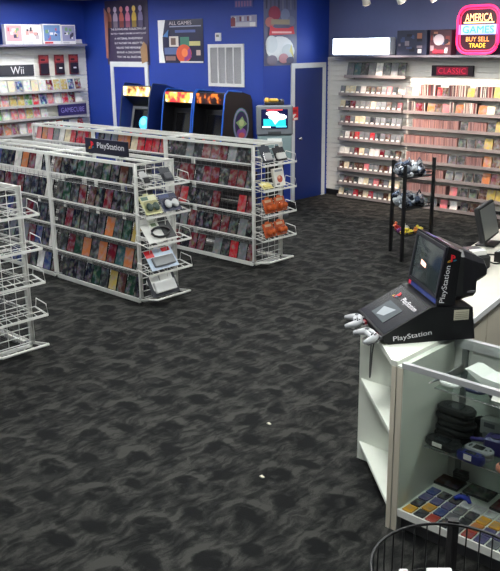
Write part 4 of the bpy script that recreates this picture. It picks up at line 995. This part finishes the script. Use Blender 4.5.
# ------------------------------------------------------------------ contents of the glass case
def handheld(name, label, loc, rz, w, d, h, body, scr_m=None, tilt=0, tagm=None):
    t = thing(name, label, 'handheld console', loc); t.rotation_euler = (tilt, 0, rz)
    r = d*.45
    outline = []
    for cx, a0 in ((w/2-r, -90), (-w/2+r, 90)):
        for i in range(9): a = R(a0+180*i/8); outline.append((cx+r*math.cos(a), (d/2)*math.sin(a)))
    mb = MB(); n = len(outline); rings = [(0, .92), (h*.25, 1), (h*.7, 1), (h, .9)]
    vs = [(x*k, y*k, z) for z, k in rings for x, y in outline]; fs = [tuple(reversed(range(n))), tuple(range(3*n, 4*n))]
    for i in range(3):
        for k in range(n): fs.append((i*n+k, i*n+(k+1) % n, (i+1)*n+(k+1) % n, (i+1)*n+k))
    mb.add(vs, fs, body); mb.build('shell', t)
    MB().box(-w*.2, -d*.25, h, w*.16, d*.3, h+.001, scr_m or mat((40, 44, 46), .15)).build('screen', t)
    mb = MB(); mb.box(-w*.37, -.004, h*.95, -w*.27, .004, h+.003, DKGREY).box(-w*.32-.004, -.014, h*.95, -w*.32+.004, .014, h+.003, DKGREY)
    for k in (0, 1): mb.cyl((w*.26+.018*k, -.006+.012*k, h*.95), (w*.26+.018*k, -.006+.012*k, h+.003), .006, DKGREY, 8)
    mb.build('button', t)
    if tagm: MB().box(-w*.18, -d*.52, h*.3, w*.1, -d*.49, h*.95, tagm).build('price_tag', t)
    return t
AR = R(0)
handheld('handheld_console', 'white handheld console on the upper glass shelf', (-1.805, 3.315, S1+.001), AR, .115, .085, .02, mat((206, 208, 206), .35))
handheld('handheld_console', 'dark blue handheld console beside the white one on the upper glass shelf', (-1.68, 3.33, S1+.001), AR, .115, .085, .02, mat((40, 46, 72), .35))
handheld('handheld_console', 'black handheld console with white price card on the upper glass shelf', (-1.55, 3.335, S1+.001), AR, .13, .09, .02, mat((24, 26, 32), .35), tagm=None)
t = thing('price_card', 'white price card in front of the black handheld, upper glass shelf', 'price card', (-1.54, 3.275, S1+.001)); MB().box(-.035, 0, 0, .035, .012, .003, TAGW).add([(-.035, .004, .003), (.035, .004, .003), (.035, .02, .03), (-.035, .02, .03)], [(0,1,2,3)], TAGW).build('card', t)
handheld('handheld_console', 'charcoal handheld console at the right end of the upper glass shelf', (-1.40, 3.34, S1+.001), AR, .12, .085, .02, mat((50, 54, 62), .35))
t = thing('game_console', 'large white curved console at the back of the upper glass shelf', 'console', (-1.585, 3.455, S1+.001), R(-4))
pr = [(-.2, .085), (-.17, .09), (-.1, .06), (.1, .05), (.25, .045), (.25, 0), (-.08, 0), (-.13, .03)]
MB().prism(pr, lambda u, v: (u, -.06, v*.7), lambda u, v: (u, .06, v*.7), mat((236, 240, 234), .35)).build('shell', t); MB().box(-.02, -.03, .036, .1, .03, .0405, mat((200, 204, 200), .3)).build('disc_lid', t)
nm = ['lowest', 'second from bottom', 'third from bottom', 'fourth from bottom', 'topmost']
for k in range(5):
    handheld('handheld_console', f'black rounded handheld console, {nm[k]} of the stack on the lower glass shelf', (-1.875+random.uniform(-.008, .008)+.004*k, 3.50+random.uniform(-.006, .006), S2+.001+.037*k), R(random.uniform(-4, 4)), .21, .115, .033, mat((20, 22, 24), .3))
handheld('handheld_console', 'black rounded handheld with white tag lying in front of the black stack', (-1.865, 3.385, S2+.001), R(-3), .2, .1, .034, mat((24, 26, 27), .3), tagm=TAGW)
handheld('handheld_console', 'black handheld leaning upright behind the black stack', (-1.765, 3.575, S2+.07), R(0), .1, .12, .03, mat((22, 24, 26), .3), tilt=R(65))
t = thing('console_box', 'grey console carton standing at the back of the lower glass shelf', 'box', (-1.64, 3.568, S2+.001)); MB().bevbox(-.11, -.03, 0, .16, .03, .14, .003, mat((136, 138, 136), .5)).build('carton', t)
fl = Flat((-.11, -.03, 0), (1,0,0), (0,0,1), .27, .14); fl.rect(.08, .72, .3, .9, mat((70, 72, 76), .5)).disc(.12, .4, .06, .12, mat((96, 98, 100), .5)); fl.build('printed_front', t)
t = thing('cube_console', 'purple cube console lying before the grey carton in the glass case', 'console', (-1.63, 3.485, S2+.001), R(8))
PU = mat((50, 40, 104), .35); MB().bevbox(-.055, -.04, 0, .055, .045, .095, .012, PU).build('shell', t); MB().tube([(.0+.03*math.cos(a), .03*math.sin(a), .096) for a in [2*PI*i/14 for i in range(14)]], .004, mat((34, 30, 60), .3), 6, True).build('lid_ring', t); MB().tube([(-.056, 0, .06), (-.13, .0, .05)], .012, PU, 8).tube([(.056, 0, .05), (.13, .0, .04)], .012, PU, 8).build('handle', t)
for k in range(2):
    handheld('handheld_console', ('silver handheld console lying under another one by the blue handheld', 'silver handheld with dark screen, upper of two, by the blue handheld')[k], (-1.675, 3.40+.0*k, S2+.001+.027*k), R(0), .15, .075, .024, mat((150, 152, 154), .3, .3), mat((20, 20, 24), .15))
handheld('handheld_console', 'dark blue rounded handheld at the front of the lower glass shelf', (-1.685, 3.335, S2+.001), R(0), .15, .05, .045, mat((28, 34, 96), .35), tagm=TAGW)
handheld('handheld_console', 'pink handheld console near the right end of the lower glass shelf', (-1.50, 3.36, S2+.001), R(0), .12, .08, .03, mat((214, 140, 120), .35))

# deck of cartridges
DZ = .1225
def gcart():
    mb = MB(); mb.bevbox(-.028, -.032, 0, .028, .032, .008, .002, OWN); mb.box(-.022, -.036, 0, .022, -.032, .007, OWN)
    mb.add([(-.023, -.026, .0086), (.023, -.026, .0086), (.023, .02, .0086), (-.023, .02, .0086)], [(0,1,2,3)], cover_mat(26, name='cartridge_label')); return mb.build('game_cartridge')
GC = gcart()
gp = {'grey': (110, 110, 116), 'yellow': (220, 160, 50), 'purple': (92, 88, 130), 'charcoal': (48, 48, 54), 'red': (180, 70, 60), 'blue': (60, 74, 130), 'orange': (206, 130, 60), 'white': (206, 206, 208)}
rows = [['yellow', 'charcoal', 'red', 'charcoal', 'grey', 'red', 'purple', 'grey', 'purple', 'grey'],
        ['charcoal', 'yellow', 'blue', 'grey', 'charcoal', 'orange', 'purple', 'purple', 'purple', 'grey'],
        ['purple', 'purple', 'purple', 'grey', 'charcoal', 'yellow', 'yellow', 'yellow', 'yellow', 'orange'],
        ['blue', 'charcoal', 'charcoal', 'white', 'white', 'white', 'white', 'white', 'charcoal', 'grey']]
rn = ['front', 'second', 'third', 'rear']
for ri, rw in enumerate(rows):
    for k, cn in enumerate(rw):
        x = -1.92+.066*k; y = 3.185+.075*ri
        put(GC, (x, y, DZ), (0, 0, random.uniform(-.06, .06)), gp[cn], f'{cn} game cartridge {ORD[k]} from left in {rn[ri]} row, case deck', 'game cartridge', 'cartridges on the glass case deck')
flat = case_proto(.15, .11, .014, CASEBLK, 'flat_game_box'); 
fb = [(-1.90, 3.535, 'brown', 0, 'brown picture game box lying flat, left end at back of case deck'), (-1.73, 3.55, 'charcoal', 0, 'charcoal game box lying flat beside the brown one, case deck'), (-1.55, 3.50, 'dark red', 0, 'dark red game box lying flat, third at back of case deck'), (-1.38, 3.51, 'dark red', 0, 'dark red game box lying flat, fourth at back of case deck')]
for k, (x, y, cn, dz, lab) in enumerate(fb):
    o = flat if k == 0 else flat.copy()
    if k: COL.objects.link(o)
    o.location = (x, y-.05, DZ+.015+dz); o.rotation_euler = (-R(90), 0, 0); o.color = lin(CN[cn]); tag(o, lab, 'game box', None)
for o_, k in ((flat, 0),): pass
for k in range(3):
    o = flat.copy(); COL.objects.link(o); o.location = (-1.865, 3.575, DZ+.0325+.0155*k); o.rotation_euler = (-R(90), 0, R(3*k)); o.color = lin(CN['charcoal']); o.scale = (.5, 1, .4)
    tag(o, f'small black game box, {("lowest", "middle", "topmost")[k]} of a stack in the back corner of the case', 'game box')
t = thing('controller', 'small bright blue controller lying among the cartridges', 'controller', (-1.755, 3.425, DZ+.011), R(10)); BLU = mat((34, 54, 170), .35)
MB().tube([(-.04, -.02, .01), (-.02, .008, .014), (.02, .008, .014), (.04, -.02, .01)], [.010, .015, .015, .010], BLU, 8).build('shell', t); MB().cyl((-.015, .006, .028), (-.015, .006, .033), .006, DKGREY, 8).cyl((.015, .006, .028), (.015, .006, .033), .006, DKGREY, 8).build('button', t)

# ------------------------------------------------------------------ round wire bin in the foreground
bx, by, br, bz = -1.055, 2.03, .26, .80
t = thing('wire_bin', 'round black wire bin with post in the bottom right foreground', 'bin', (bx, by, 0))
circ = lambda z, r=br, n=40: [(r*math.cos(2*PI*i/n), r*math.sin(2*PI*i/n), z) for i in range(n)]
MB().tube(circ(bz), .0055, BLACK, 6, True).build('rim', t)
mb = MB()
for z in (.62, .44): mb.tube(circ(z), .003, BLACK, 5, True)
for i in range(36):
    a = 2*PI*i/36; mb.tube([(br*math.cos(a), br*math.sin(a), .42), (br*math.cos(a), br*math.sin(a), bz)], .0028, BLACK, 4)
mb.build('wire_wall', t)
mb = MB(); mb.tube(circ(.42), .0055, BLACK, 6, True)
mb.prism([(p[0], p[1]) for p in circ(0, br-.004)], lambda u, v: (u, v, .415), lambda u, v: (u, v, .42), MATTE); mb.build('bin_floor', t)
a0 = math.atan2(2.262-by, -1.19-bx)
for k in range(3):
    a = a0+k*2*PI/3; x, y = (br+.012)*math.cos(a), (br+.012)*math.sin(a)
    MB().box(-.019, -.012, 0, .019, .012, bz+.012, BLACK, Matrix.Translation((x, y, 0)) @ Matrix.Rotation(a+PI/2, 4, 'Z')).build('post', t)
for k, (x, y, rz, w, lab) in enumerate(((-1.150, 2.115, .75, .085, 'white paper stack standing in the wire bin beside the post'), (-1.235, 2.03, .75, .03, 'narrow pinkish white paper in the wire bin, further left'))):
    t = thing('paper_sheet', lab, 'paper', (x, y, .4205), rz)
    MB().bevbox(-w/2, -.02, 0, w/2, .02, .285, .003, mat((232, 228, 230), .6)).build('sheet_stack', t)
# scraps on the carpet
for k, (x, y, lab) in enumerate(((-3.271, 3.607, 'tiny white paper scrap on the open carpet, farther one'), (-2.842, 3.071, 'tiny white paper scrap on the open carpet, nearer one'))):
    o = MB().add([(-.014, -.006, 0), (.012, -.009, 0), (.016, .005, 0), (-.008, .009, 0), (-.014, -.006, .004), (.012, -.009, .006), (.016, .005, .003), (-.008, .009, .008)], [(0,3,2,1),(4,5,6,7),(0,1,5,4),(1,2,6,5),(2,3,7,6),(3,0,4,7)], mat((232, 226, 206), .7)).build('paper_scrap')
    o.location = (x, y, .001); tag(o, lab, 'paper scrap')

# ------------------------------------------------------------------ world and view
w = bpy.data.worlds.new('world'); SC.world = w; w.use_nodes = True
w.node_tree.nodes['Background'].inputs['Color'].default_value = (.5, .55, .65, 1); w.node_tree.nodes['Background'].inputs['Strength'].default_value = .15
SC.view_settings.view_transform = 'Standard'; SC.view_settings.look = 'None'; SC.view_settings.gamma = 1; SC.view_settings.use_curve_mapping = False
SC.view_settings.exposure = 0.42
SC.cycles.max_bounces = 8; SC.cycles.diffuse_bounces = 3; SC.cycles.transparent_max_bounces = 12
